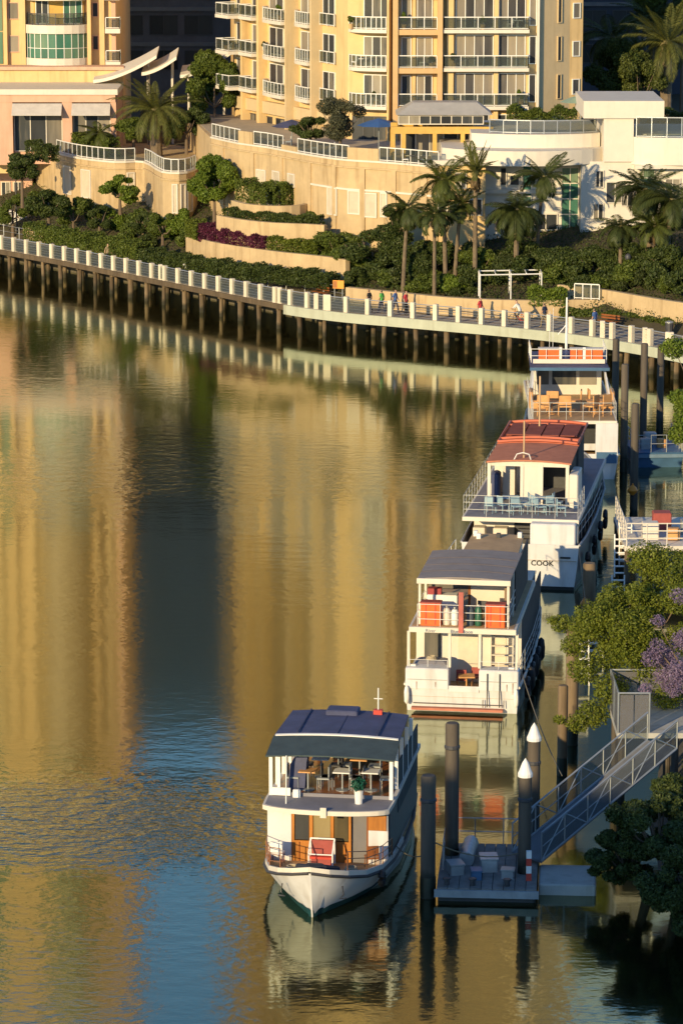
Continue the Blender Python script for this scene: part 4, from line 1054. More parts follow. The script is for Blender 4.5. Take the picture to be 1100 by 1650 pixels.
def hedge(path, th, z0, z1, key, label, dens=420):
    P = resample([Vector((p.x, p.y)) for p in path], .25); L = .25*len(P); n = int(L*(z1-z0+th)*dens*1.3)
    idx = rng.integers(0, len(P)-1, n); A = np.array([(p.x,p.y) for p in P]); T = A[np.minimum(idx+1,len(P)-1)] - A[idx]
    u = rng.uniform(0,1,(n,1)); off = rng.uniform(-1,1,n); zz = rng.uniform(0,1,n)
    side = rng.uniform(0,1,n) < .6
    off = np.where(side, -np.abs(off)**.2*np.sign(rng.uniform(-1,1,n)), off)*th/2; zz = np.where(side, zz, .75+.25*zz)
    bump = 1 + .12*np.sin(idx*.9) + .08*np.sin(idx*.37+1)
    Nn = np.stack([-T[:,1], T[:,0]],1); Nn /= np.linalg.norm(Nn,axis=1)[:,None]+1e-9
    C = np.concatenate([A[idx] + T*u + Nn*off[:,None]*bump[:,None], (z0 + (z1-z0)*zz*bump)[:,None]], 1)
    me = quads_mesh('hedge', leaves(C, .085, .35, .55)); o = link('hedge', me, None, LF[key]); return tag(o, label, 'hedge', 'hedges on the bank')
def onp(px, py, z): return at(px, py, z=z)

def tree(px, py, D, trunk_h, R3, key, label, n=9000, leaf=.13, lean=(0,0), blobs=16, base=None, cat='tree', trunk_r=.16, group='trees on the bank', foot=False):
    """px,py = crown centre at distance D; the trunk drops to the ground below"""
    c = at(px, py, Y=D); g = np.random.default_rng(int(px*7+py))
    if foot: c = ground_at(px, py + 12); base = c.z - .2; c = c + Vector((0, 0, R3[2]*.72))
    zb = base if base is not None else c.z - R3[2] - trunk_h
    t = empty('tree', (c.x+lean[0], c.y+lean[1], zb), 0, label, cat, group)
    H = c.z - zb; m_ = MB(); l_ = Vector((-lean[0], -lean[1], 0))
    m_.tube([(0,0,-.3), (l_.x*.2, l_.y*.2, H*.3), (l_.x*.6, l_.y*.6, H*.65), (l_.x, l_.y, H)], trunk_r, 8, trunk_r*.45); m_.build('trunk', BARK, t)
    for i in range(6):
        a = i*1.05+g.uniform(-.3,.3); q = Vector((math.cos(a)*R3[0]*.7, math.sin(a)*R3[1]*.7, H + R3[2]*g.uniform(-.2,.6))) + l_
        s0 = Vector((l_.x*.6, l_.y*.6, H*.65)); MB().tube([s0, (s0+q)/2+Vector((0,0,-.15*R3[2])), q], trunk_r*.45, 6, trunk_r*.12).build('limb', BARK, t)
    bl = [(a+l_.x,b+l_.y,cc+H,d,e,f) for a,b,cc,d,e,f in blob_cluster(*R3, blobs, g, .33)]
    n = int(n*1.9); leaf *= .72
    C, d = crown_points(n, bl, g); me = quads_mesh('crown', leaves(C, leaf, .25, .5, d, g)); link('crown', me, t, LF[key])
    return t

# palms: fronds are separate leaves sharing a few shapes
FR = {}
def frond_mesh(key, droop, L, width, i):
    kk = (key, droop, L, width, i)
    if kk in FR: return FR[kk]
    g = np.random.default_rng(int(droop*100)+i*13+3)
    n = 26; pts = []
    for j in range(n+1):
        u = j/n; ang = .55 - droop*u*1.9 - .25*u*u*droop
        pts.append((u, ang))
    P = [np.array([0.,0.,0.])]
    for j in range(n): P.append(P[-1] + np.array([math.cos(pts[j][1]), 0, math.sin(pts[j][1])])*L/n)
    P = np.array(P); V = []
    for j in range(n):
        tdir = P[j+1]-P[j]; tdir /= np.linalg.norm(tdir); up = np.array([-tdir[2],0,tdir[0]])
        V.append([P[j]+[0,-.02,0], P[j]+[0,.02,0], P[j+1]+[0,.015,0], P[j+1]+[0,-.015,0]])
        u = j/n; ll = width*(math.sin(math.pi*min(1,.15+.85*u))**.6)*g.uniform(.85,1.1)
        if j < 2: continue
        for s in (-1,1):
            for rep in (0, .5):
                b = P[j]+(P[j+1]-P[j])*rep
                tip = b + tdir*ll*.55 + np.array([0,s,0])*ll*.8 - np.array([0,0,1])*ll*(.35*droop+.1+g.uniform(0,.2)) + up*.05
                mid = (b+tip)/2 + up*ll*.1; wv = tdir*.028*(1+L*.12)
                V.append([b, mid-wv, tip, mid+wv])
    me = quads_mesh('frond', np.array(V)); me.materials.append(LF[key]); FR[kk] = me; return me
def palm(px, py, D, base_z, key, label, nf=22, L=2.6, width=.55, trunk_r=.17, droops=(.35,.7,1.05), lean=0.0, top=None, group='palms'):
    """px, py = crown heart at distance D"""
    c = at(px, py, Y=D); t = empty('palm_tree', (c.x-lean, c.y, base_z), 0, label, 'palm', group)
    base_z = base_z if D > 260 else ground_z(c.x, c.y) - .2; t.location.z = base_z; H = c.z - base_z
    m_ = MB(); k = max(6, int(H/.35)); pts = []
    for i in range(k+1): u = i/k; pts.append((lean*u**1.5, 0, H*u))
    ring = []
    for i, p in enumerate(pts):
        r = trunk_r*(1.25-.35*i/k)*(1+.08*(i%2)) 
        ring.append([(p[0]+r*math.cos(2*math.pi*a/9), p[1]+r*math.sin(2*math.pi*a/9), p[2]) for a in range(9)])
    m_.loft(ring, True, True).build('trunk', PALMT, t)
    MB().lathe((lean,0,H-.35), [(trunk_r*.9,0),(trunk_r*1.35,.2),(trunk_r*1.0,.5),(.04,.8)], 9).build('crown_shaft', mat('palm_boot', (.17,.14,.06), .8, .3, 4), t)
    for i in range(nf):
        dr = droops[i % len(droops)]; o = link('frond', frond_mesh(key, dr, L*(1.12 if D > 260 else .9), width*(1.1 if D > 260 else .95), i % 2), t)
        o.location = (lean, 0, H); o.rotation_euler = (random.uniform(-.25,.25), -(.75 - dr)*.75 + random.uniform(-.15,.15), i*2.39996 + random.uniform(-.2,.2)); s = random.uniform(.82,1.1); o.scale = (s,s,s)
    for i in range(5):     # dead fronds hanging under the crown
        o = link('dead_frond', frond_mesh('dead', 1.6, L*.7, width*.7, i % 2), t); o.location = (lean, 0, H-.25); o.rotation_euler = (random.uniform(-.3,.3), random.uniform(.5,.9), i*1.3 + random.uniform(-.4,.4)); s = random.uniform(.6,1); o.scale = (s,s,s)
    return t
LF['dead'] = leaf_mat('dead_palm_leaf', (.09,.06,.03), (.22,.15,.07))
# palms from left to right
palm(251, 178, 290, 8.5, 'palmy', 'large date palm with thick trunk on the rounded terrace', 40, 3.7, .6, .42, (.25,.5,.8,1.15))
palm(1074, 70, 285, 9, 'palmy', 'large palm with orange brown trunk at upper right', 36, 4.2, .7, .45, (.2,.5,.8,1.1))
palm(657, 335, 247, 3.4, 'palmd', 'slender palm left of the garden house with bare trunk', 24, 2.6, .6, .13, (.3,.7,1.0,1.3), .35)
palm(712, 290, 247, 3.4, 'palm', 'palm in front of the garden house, close to the terrace wall', 30, 2.7, .7, .14, (.25,.65,.95,1.25), -.3)
palm(766, 278, 246, 3.4, 'palmy', 'tall upright palm between garden house and villa', 22, 2.6, .5, .15, (.0,.35,.8))
palm(832, 338, 246, 3.2, 'palmd', 'dark weeping palm before the villa door', 42, 3.1, .8, .17, (.5,.9,1.2,1.5))
palm(876, 285, 248, 3.4, 'palmd', 'slender palm in front of the villa green strip', 26, 2.7, .6, .12, (.25,.65,.95,1.25), .5)
palm(1040, 305, 244, 3.2, 'palmd', 'broad dark palm before the right wing of the villa', 40, 3.3, .8, .17, (.3,.65,1.0,1.3), -.4)
palm(1082, 322, 242, 3.2, 'palmd', 'dark drooping palm at the right edge', 36, 3.2, .8, .16, (.4,.75,1.1,1.4), .3)
palm(1000, 365, 243, 3.2, 'palmd', 'low dark palm under the broad one', 22, 2.4, .7, .13, (.5,.9,1.3))
palm(700, 345, 245, 3.2, 'palmd', 'short palm whose trunk stands right of the slender palm', 22, 2.3, .6, .12, (.4,.8,1.2))
palm(985, 60, 292, 9, 'palmd', 'tall dark palm against the dark block right of the tower', 26, 3.8, .8, .2, (.4,.8,1.2))
palm(1050, 30, 298, 9, 'palmd', 'dark palm behind the large one at upper right', 26, 3.8, .8, .2, (.4,.8,1.2))
palm(160, 215, 291, 8.5, 'palm', 'small palm beside the salmon pavilion', 18, 1.8, .5, .12, (.4,.8,1.2))
# trees
tree(345, 292, 272, 1.5, (2.3,2.2,2.3), 'bright', 'round bright green tree between rounded terrace and podium', 15000, .15, base=5.2)
tree(193, 306, 280, 1.2, (1.7,1.7,1.3), 'bright', 'small bright tree in front of the rounded terrace', 8000, .14, base=5)
tree(78, 326, 280, 1.2, (2.0,1.8,1.5), 'dark', 'dark bushy street tree at left', 9000, .14, base=4)
tree(35, 268, 285, 1.2, (1.6,1.6,1.2), 'dark', 'dark tree against the low salmon building', 7000, .14, base=5)
tree(345, 140, 296, 2, (2.7,2.5,3.2), 'mid', 'dense green tree beside the left corner of the tower', 16000, .17, base=9)
tree(300, 200, 290, 1.5, (2.4,2.2,2.0), 'dark', 'dark leafy tree behind the date palm', 11000, .15, base=9)
tree(215, 205, 292, 1.2, (1.5,1.5,1.2), 'mid', 'low green tree left of the date palm trunk', 6000, .14, base=8.7)
tree(548, 190, 265, 1.5, (2.1,2.0,2.1), 'olive', 'grey green olive tree on the terrace before the tower', 10000, .10, base=11.3)
tree(500, 205, 268, 1.0, (1.6,1.4,1.1), 'dark', 'small dark tree on the terrace left of the olive tree', 6000, .11, base=11.3)
tree(985, 110, 286, 2, (3.0,2.6,3.0), 'dark', 'dark round tree between tower and villa roof', 14000, .18, base=9)
tree(1100, 10, 300, 4, (4.5,3.5,4.0), 'mid', 'tall green tree at the upper right corner', 15000, .2, base=9)
tree(1030, 120, 284, 2, (2.4,2.2,2.2), 'palm', 'green tree at the foot of the large palm', 9000, .16, base=9)
tree(600, 430, 242, .8, (3.1,1.8,2.3), 'dark', 'large dark bush tree behind the orange sign', 13000, .14, base=3, foot=True)
tree(545, 418, 246, .8, (2.4,1.6,1.8), 'mid', 'green bush tree at the end of the purple bed', 9000, .13, base=3.5, foot=True)
tree(685, 440, 240, .8, (2.6,1.6,1.8), 'dark', 'dark bush tree between the two slender palm trunks', 10000, .14, base=3, foot=True)
tree(905, 437, 239, .8, (2.6,1.6,1.6), 'dark', 'dark bush tree under the villa strip window', 10000, .14, base=3, foot=True)
tree(770, 440, 240, .8, (2.4,1.6,1.7), 'mid', 'dense bush tree left of the weeping palm', 9000, .14, base=3, foot=True)
tree(955, 440, 238, .8, (2.4,1.5,1.5), 'dark', 'dark bush tree behind the wind screen', 9000, .14, base=3, foot=True)
tree(1060, 444, 236, .8, (2.8,1.6,1.8), 'dark', 'dark bush tree at right under the broad palm', 11000, .14, base=3, foot=True)
tree(835, 444, 239, .6, (2.2,1.4,1.4), 'palmd', 'low dark bush tree below the weeping palm', 7000, .14, base=3, foot=True)
# hedges and beds
hedge([onp(390,318,7.6),onp(440,324,7.6),onp(500,318,7.6)], 1.6, 7.3, 8.9, 'mid', 'clipped green hedge behind the short curved wall')
hedge([onp(365,344,6.7),onp(440,352,6.7),onp(520,356,6.7)], 1.0, 6.3, 7.1, 'dark', 'low dark hedge behind the middle curved wall')
hedge([onp(332,380,4.7),onp(380,390,4.7),onp(438,398,4.7)], 1.6, 4.4, 5.6, 'purple', 'purple leaved bed behind the long low wall')
hedge([onp(440,398,4.7),onp(480,402,4.7),onp(522,406,4.7)], 1.5, 4.4, 5.5, 'lime', 'lime green bed right of the purple bed')
hedge([onp(312,374,4.8),onp(330,380,4.8)], 1.4, 4.5, 5.7, 'lime', 'small clipped lime bush left of the purple bed')
hedge([onp(818,196,12.9),onp(870,197,12.9),onp(932,197,12.9)], 1.4, 12.0, 14.0, 'mid', 'clipped hedge on the villa roof terrace')
hedge([onp(1062,190,13.6),onp(1130,192,13.6)], 1.2, 12.8, 14.2, 'dark', 'dark hedge on the villa roof at the right edge')
hedge([onp(240,412,3.2),onp(330,428,3.2),onp(430,440,3.2),onp(540,452,3.2)], 1.8, 2.6, 3.7, 'dark', 'long dark hedge behind the boardwalk bend')
hedge([onp(50,372,3.4),onp(130,386,3.4),onp(235,404,3.4)], 1.6, 2.7, 4.0, 'mid', 'green hedge behind the boardwalk at far left')
hedge([onp(905,500,2.5),onp(960,503,2.5),onp(1020,508,2.5),onp(1100,520,2.5)], 1.4, 1.9, 2.7, 'mid', 'low green planting in front of the upper stone wall at right')
hedge([onp(850,482,3.3),onp(915,482,3.3)], 1.2, 2.9, 4.1, 'bright', 'bright green hedge right of the shelter frame')
hedge([onp(120,232,9.2),onp(185,240,9.2)], 1.2, 8.4, 10.0, 'mid', 'hedge in front of the salmon pavilion')
hedge([onp(50,240,9.2),onp(88,246,9.2)], 1.2, 8.4, 9.8, 'dark', 'dark planter hedge left of the rounded terrace')
# shrubs on the slope: each described by its neighbour
sp_ = [(110,352,.9,1.3,'mid'),(150,350,1.1,1.5,'mid'),(185,362,1.0,1.4,'bright'),(222,366,1.1,1.6,'mid'),(258,372,1.0,1.4,'mid'),(288,378,1.1,1.7,'bright'),(240,392,.9,1.2,'dark'),(205,384,.9,1.3,'mid'),(60,340,1.1,1.6,'mid'),
       (300,398,.9,1.2,'mid'),(345,412,.9,1.1,'mid'),(395,424,.9,1.1,'dark'),(450,430,1.0,1.2,'mid'),(500,436,1.0,1.4,'dark'),(555,442,1.1,1.5,'mid'),(605,446,1.2,1.6,'dark'),(650,452,1.2,1.6,'palmd'),(690,462,1.1,1.2,'mid'),(730,466,1.1,1.2,'bright'),(760,460,1.2,1.5,'dark'),
       (800,450,1.2,1.5,'dark'),(850,448,1.2,1.6,'dark'),(890,452,1.1,1.5,'mid'),(930,448,1.2,1.6,'dark'),(975,452,1.2,1.6,'dark'),(1015,456,1.2,1.6,'mid'),(1060,462,1.2,1.6,'dark'),(1095,470,1.2,1.6,'dark'),(640,420,1.3,1.8,'dark'),(725,430,1.3,1.8,'dark'),(580,430,1.2,1.6,'mid'),(815,425,1.3,1.8,'dark'),(870,430,1.3,1.8,'dark'),(985,430,1.3,1.8,'dark'),(1030,436,1.3,1.8,'dark'),(1090,440,1.3,1.8,'dark'),(950,432,1.2,1.7,'dark'),(755,428,1.2,1.7,'dark'),(680,440,1.2,1.6,'dark'),(520,415,1.1,1.4,'dark')]
ord_ = ['first','second','third','fourth','fifth','sixth','seventh','eighth','ninth','tenth','eleventh','twelfth','thirteenth']
words = {'mid':'mid green','dark':'dark green','bright':'bright green','palmd':'dull green'}
cnt = {}
sp_ = [(x, y + (14 if x < 300 else 12 if x > 560 else 4), r, h, k) for x, y, r, h, k in sp_] + [(x, round(np.interp(x, [570,700,800,900,1000,1100], [466,476,480,474,470,478])), random.uniform(.8,1.1), random.uniform(.9,1.3), random.choice(['dark','mid','palmd'])) for x in (572, 628, 668, 712, 748, 930, 965, 1000, 1040, 1080)]
for (x, y, r, h, k) in sorted(sp_):
    zone = 'left of the purple bed' if x < 320 else 'below the garden walls' if x < 560 else 'behind the boardwalk walkers' if x < 700 else 'around the shelter' if x < 900 else 'behind the right stone wall'
    kk = (k, zone); cnt[kk] = cnt.get(kk, 0) + 1; n_ = cnt[kk]
    zz = 3.0 + (452 + (x-700)*.06 - y)*.035
    shrub(x, y, None, r*1.35, h*1.6, k, f'{words[k]} shrub {zone}, {ord_[n_-1]} of these from the left', z=max(2.5, min(7.5, zz)))

# ground cover filling the slope between the shrubs
n = 45000; idx = rng.integers(4, len(BWI)-5, n); A = np.array([(p.x, p.y) for p in BWI]); u = rng.uniform(0,1,(n,1)); dd = rng.uniform(.4, 15, n)
base = A[idx] + (A[np.minimum(idx+1, len(A)-1)] - A[idx])*u; dirv = Vector((0.25, 1)).normalized()
hz_ = np.interp(dd, [0,1,4,9,15,24], [2.25,2.6,3.6,5.2,6.8,8.6])
lump = .25 + .3*np.abs(np.sin(base[:,0]*1.1+dd*.7)*np.cos(base[:,1]*.9))
C = np.stack([base[:,0]+dirv.x*dd, base[:,1]+dirv.y*dd, hz_ + rng.uniform(0,1,n)*lump], 1)
keep = (C[:,0] > -34) & (C[:,0] < 32)
gc = link('ground_cover', quads_mesh('ground_cover', leaves(C[keep], .085, .6, .5)), None, LF['dark']); tag(gc, 'low leafy ground cover over the planted bank', 'ground cover', kind='stuff')

for j, (seg, a, d_, k, where) in enumerate(BALC_PLANTS):
    q = seg.pt(a, d_); t = empty('potted_plant', (q.x, q.y, Z0 + 3.05*k), 0, f'leafy pot plant on the {where}, ' + ['lowest','middle','upper'][k] + ' visible storey', 'plant', 'balcony plants')
    MB().lathe((0,0,0), [(.16,0),(.2,.4)], 8).build('pot', TERRA, t); o = link('foliage', shrub_mesh(['mid','dark','bright'][j % 3], j % 4), t); o.location = (0,0,.38); o.scale = (.4,.4,.45+.1*(j % 3))

palm(742, 330, 247, 4, 'palm', 'low palm left of the tall upright palm', 22, 2.2, .6, .13, (.3,.7,1.1), .4)
palm(1055, 365, 242, 4, 'palm', 'short palm between the two broad palms at right', 24, 2.4, .6, .13, (.3,.7,1.1), .2)
for px, py, D, r3, k, lab in ((118,338,281,(1.5,1.4,1.3),'mid','leafy green tree before the left half of the rounded terrace'),(160,352,279,(1.3,1.2,1.1),'dark','dark round bush before the rounded terrace wall'),(262,364,272,(1.4,1.3,1.2),'mid','green bush below the bulge of the rounded terrace'),(300,360,272,(1.1,1.1,1.3),'bright','bright bush left of the round tree'),(230,356,275,(1.1,1.1,1.1),'dark','dark bush in the middle below the date palm'),(20,338,287,(1.6,1.4,1.5),'mid','green tree before the low salmon building'),(505,352,262,(1.2,1.0,.9),'mid','green bush at the right end of the middle garden wall'),(640,352,252,(1.3,1.0,1.2),'dark','dark bush against the terrace wall by the slender palm')):
    c = at(px, py, Y=D); tree(px, py, D, .3, r3, k, lab, 8000, .11, base=min(ground_z(c.x, c.y), c.z-r3[2]*.8), blobs=12)
# ------------------------------------------------------------------ boats (local frame: x to the right, y away from the camera, z up)
def boat_root(px, py, az, name, label):
    p = at(px, py, z=0); return empty(name, tuple(p), -R(az), label, 'boat', 'boats moored in line')
def hull_rings(st, flare=.5):
    rings = []
    for y, ys, ws, zs, ww in st:      # y at waterline, y at sheer, half widths at sheer and waterline
        half = [(ws, ys, zs), (ws + (ww-ws)*flare, ys+(y-ys)*.5, zs*.5), (ww, y, .0), (ww*.75, y+.05, -.45), (0.0, y+.1, -.6)]
        ring = [(-x, yy, z) for x, yy, z in half[:4]] + [half[4]] + [(x, yy, z) for x, yy, z in half[:4]][::-1]
        rings.append(ring)
    return rings
def make_hull(root, st, m, stripe=None, smz=(-.12,.22), rail=None, flare=.5, close_first=True, close_last=True):
    rings = hull_rings(st, flare)
    h = MB(); h.loft(rings, closed=False)
    if close_first: h.add(rings[0], [tuple(range(9))])
    if close_last: h.add(rings[-1], [tuple(range(9))])
    h.build('hull', m, root, smooth=True)
    if stripe:
        b = MB()
        for s in (-1, 1):
            rr = []
            for y, ys, ws, zs, ww in st:
                f = lambda z: (ww + (ws-ww)*(1-flare)*(z/(zs*.5)) if z > 0 else ww + .25*ww*z/.45)
                k = lambda z: y + (ys-y)*.5*max(0, z/(zs*.5))
                rr.append([(s*(f(smz[0])+.012), k(smz[0])-.012, smz[0]), (s*(f(smz[1])+.012), k(smz[1])-.012, smz[1])])
            b.loft(rr, closed=False)
        b.build('boot_stripe', stripe, root)
    if rail:
        r = MB()
        for s in (-1, 1): r.tube([(s*(ws+.02), ys, zs) for y, ys, ws, zs, ww in st], .06, 6)
        r.build('rubbing_strake', rail, root)
def deck_plate(root, st, m, dz=-.06, ins=.03, name='deck'):
    v = [(-(ws-ins), ys, zs+dz) for y, ys, ws, zs, ww in st]; w = [(ws-ins, ys, zs+dz) for y, ys, ws, zs, ww in st]
    MB().loft([[a, b] for a, b in zip(v, w)], closed=False).build(name, m, root)
def rail(root, pts, h, m, n=2, step=1.0, r=.02, name='railing'):
    """stanchions and rails following the points (x,y,z of the deck)"""
    q = MB(); pts = [Vector(p) for p in pts]; up = Vector((0,0,h))
    for i in range(n): q.tube([p + up*(i+1)/n for p in pts], r*.75, 5)
    for a, b in zip(pts[:-1], pts[1:]):
        k = max(1, round((b-a).length/step))
        for i in range(k): c = a + (b-a)*i/k; q.tube([c, c+up], r*.8, 5)
    q.tube([pts[-1], pts[-1]+up], r, 5)
    return q.build(name, m, root)
def bx(root, name, m, x0, x1, y0, y1, z0, z1, b=0):
    q = MB(); q.bevbox(x0,x1,y0,y1,z0,z1,b) if b else q.box(x0,x1,y0,y1,z0,z1)
    return q.build(name, m, root)
def lp(root, x, y, z): return world_mat(root) @ Vector((x, y, z))
def life_ring(root, x, y, z, m=None, r=.3):
    q = MB(); q.tube([(x + r*math.cos(a*math.pi/8), y, z + r*math.sin(a*math.pi/8)) for a in range(17)], .06, 6); return q.build('life_ring', m or ORANGE, root)
def tyre_fender(root, x, y, z, r=.32):
    q = MB(); q.tube([(x, y + r*math.cos(a*math.pi/7), z + r*math.sin(a*math.pi/7)) for a in range(15)], .11, 7); return q.build('tyre_fender', BLACKR, root)
def lettering(root, text, size, loc, m, name='lettering', rot=(math.pi/2,0,0), bold=0.0):
    cu = bpy.data.curves.new('t', 'FONT'); cu.body = text; cu.size = size; cu.extrude = .004; cu.offset = bold; cu.resolution_u = 3
    o = bpy.data.objects.new('t', cu); COL.objects.link(o)
    dg = bpy.context.evaluated_depsgraph_get(); me = bpy.data.meshes.new_from_object(o.evaluated_get(dg)); bpy.data.objects.remove(o)
    me.materials.clear(); me.materials.append(m); b = link(name, me, root); b.location = loc; b.rotation_euler = rot; return b

# ---- boat 1: bow towards us, white hull, varnished saloon, navy roof
b1 = boat_root(503, 1478, 8.5, 'river_cruiser', 'white cruiser with navy roof and varnished cabin, bow towards us, nearest boat')
b1.scale = (1.06, 1, 1)
st = [(0.0,-.55,.03,1.72,.02),(.35,-.35,.62,1.60,.14),(.9,.2,1.16,1.42,.42),(1.8,1.2,1.62,1.16,.88),(3.0,2.6,1.96,.95,1.38),(4.5,4.3,2.12,.84,1.78),(6.5,6.5,2.17,.78,2.02),(9.5,9.5,2.12,.80,2.0),(12.5,12.5,1.85,.88,1.7)]
make_hull(b1, st, HULLW, TEAL, (-.15,.26), mat('dark_rubber_strake', (.05,.045,.045), .6), .45)
q = MB()
for s in (-1,1):   # low bulwark above the strake at the bow
    q.loft([[(s*ws, ys, zs+.05), (s*ws, ys, zs+.22), (s*(ws-.06), ys+.03, zs+.22), (s*(ws-.06), ys+.03, zs+.05)] for y, ys, ws, zs, ww in st[:7]], True, True)
q.build('bulwark', SOFTW, b1)
deck_plate(b1, st, TANDECK, -.02, .05)
# anchor gear, dark mooring cover at the stem
q = MB(); q.tube([(-.55,.5,1.62),(-.1,.1,1.72),(.35,.35,1.66),(.7,.9,1.45)], .11, 7); q.build('mooring_rope', mat('dark_navy_rope', (.02,.025,.04), .9, .3, 8), b1)
q = MB(); q.bevbox(-.35,.25,.55,1.05,1.3,1.62,.05); q.build('windlass', DARKM, b1)
for s in (-1,1):
    q = MB(); q.tube([(s*.98,.0,1.15),(s*1.02,-.02,.85),(s*.9,-.05,.72),(s*1.1,.02,.72)], .028, 6); q.build('anchor', DARKM, b1)
tyre_fender(b1, 1.98, 2.2, .78, .2)
# bow rails with timber top
for s in (-1,1):
    rail(b1, [(s*1.1,.35,1.55),(s*1.6,1.3,1.3),(s*1.94,2.7,1.1),(s*2.08,4.0,.98)], .72, mat('varnished_rail', (.30,.12,.05), .4, .2, 3), 3, .9, .022, 'bow_rail')
# lower saloon front at y = 3.5
yF = 3.5; zD = .72; zU = 2.86
bx(b1, 'cabin_side', HULLW, -2.0, -1.93, yF, 11.2, zD, zU-.02); bx(b1, 'cabin_side', HULLW, 1.93, 2.0, yF+.05, 11.2, zD, zU-.02)
bx(b1, 'front_panel', HULLW, -2.02, -1.22, yF-.03, yF+.05, zD, zU-.02); bx(b1, 'front_panel', HULLW, 1.36, 2.02, yF-.03, yF+.05, zD, 2.1)
bx(b1, 'timber_panel', WOOD, 1.36, 1.95, yF-.02, yF+.05, 2.103, zU-.02)
bx(b1, 'saloon_front', WOOD, -1.219, .78, yF, yF+.07, zD, 1.62)
bx(b1, 'saloon_header', WOOD, -1.219, 1.359, yF, yF+.07, 2.62, zU-.02)
for x0, x1 in ((-1.219,-1.12),(-.62,-.5),(.1,.2),(.7,.78)): bx(b1, 'window_post', WOOD, x0, x1, yF-.01, yF+.07, 1.623, 2.618)
for i, (x0, x1) in enumerate(((-1.1,-.64),(-.48,.08),(.22,.68))): bx(b1, 'saloon_window', DARKG if i == 0 else glass_mat('saloon_glass', [(0,(.05,.04,.02)),(.5,(.2,.14,.05)),(1,(.3,.24,.12))]), x0, x1, yF+.03, yF+.05, 1.65, 2.59)
bx(b1, 'door', mat('grey_door', (.16,.15,.15), .5, .1), .80, 1.34, yF+.12, yF+.17, zD, 2.6); bx(b1, 'door_post', WOODD, 1.30, 1.358, yF-.01, yF+.1, zD, 2.618)
for x in (-.95,-.55,-.15,.25,.6): bx(b1, 'timber_rib', WOODD, x-.02, x+.02, yF-.025, yF-.002, zD+.05, 1.58)
bx(b1, 'saloon_floor', WOODD, -1.9, 1.9, yF+.3, 11, zD-.02, zD+.02)
bx(b1, 'saloon_back', WOOD, -1.9, 1.9, 8.0, 8.05, zD+.03, zU-.1)
# red and white box seat in front of the saloon; white chair left
bs = empty('box_seat', tuple(lp(b1, -.1, 2.75, .98)), -R(9), 'red seat with white tubular frame on the cruiser foredeck', 'seat')
MB().box(-.38,.38,-.2,.25,.28,.36).build('cushion', RED, bs); MB().box(-.38,.38,.2,.27,.36,.85).build('backrest', CUSHR, bs); MB().box(-.36,.36,-.16,.22,0,.277).build('base', CUSHR, bs)
q = MB()
for x in (-.42,.42): q.tube([(x,-.2,0),(x,-.2,.5),(x,.25,.9),(x,.27,0)], .03, 6)
q.tube([(-.42,.25,.9),(.42,.25,.9)], .03, 6); q.tube([(-.42,-.2,.45),(.42,-.2,.45)], .025, 6); q.build('frame', WHITE, bs)
make_chair(tuple(lp(b1, -1.6, 2.9, .9)), R(170), mat('red_brown_frame', (.25,.07,.04), .5), 'red brown framed chair with white seat on the cruiser foredeck, left', 'cruiser foredeck chairs', seatmat=WHITE)
make_chair(tuple(lp(b1, 1.55, 2.9, .9)), R(190), WOODD, 'dark timber chair on the cruiser foredeck, right', 'cruiser foredeck chairs', seatmat=WOODD)
# upper deck, curved front
fr_ = [(-2.15,4.0)] + [(2.15*math.sin(a*math.pi/16), 3.15 - .65*math.cos(a*math.pi/16)) for a in range(-7,8)] + [(2.15,4.0)]
MB().prism(fr_ + [(2.1,11.8),(-2.1,11.8)], zU, zU+.16).build('upper_deck', SOFTW, b1)
MB().prism([(x*.965, y+.06) for x, y in fr_] + [(2.03,4.35),(-2.03,4.35)], zU+.163, zU+.172).build('foredeck_panel', GREYDECK, b1)
MB().prism([(-2.0,4.36),(2.0,4.36),(2.0,11.7),(-2.0,11.7)], zU+.163, zU+.172).build('upper_floor', WOODD, b1)
zV = zU+.172
for x in (-2.02, 2.02):
    for y in (4.25, 5.6, 7.0, 8.4, 9.6): bx(b1, 'post', WHITE, x-.06, x+.06, y-.06, y+.06, zV, 4.55)
for x in (-1.75,): bx(b1, 'post', WHITE, x-.05, x+.05, 4.2, 4.3, zV, 4.5)
bx(b1, 'front_coaming', GREYDECK, -1.99, 1.99, 4.2, 4.25, zV, zV+.12)
bx(b1, 'name_board', WHITE, -1.95, -1.35, 4.13, 4.18, zV+.02, zV+.3); bx(b1, 'locker', WHITE, -1.25, -1.0, 4.0, 4.16, zV, zV+.28, .02)
# side screens: right side is closed by dark curtains
bx(b1, 'side_screen', GREENC, 2.03, 2.07, 5.7, 11.2, zV-.9, zV+.9); bx(b1, 'side_screen', DARKM, 2.012, 2.05, 3.7, 11.2, .95, zU-.1)
for y in (4.6, 6.2, 7.8): bx(b1, 'side_window', DARKG, -2.03, -2.0, y, y+1.2, 1.4, 2.2)
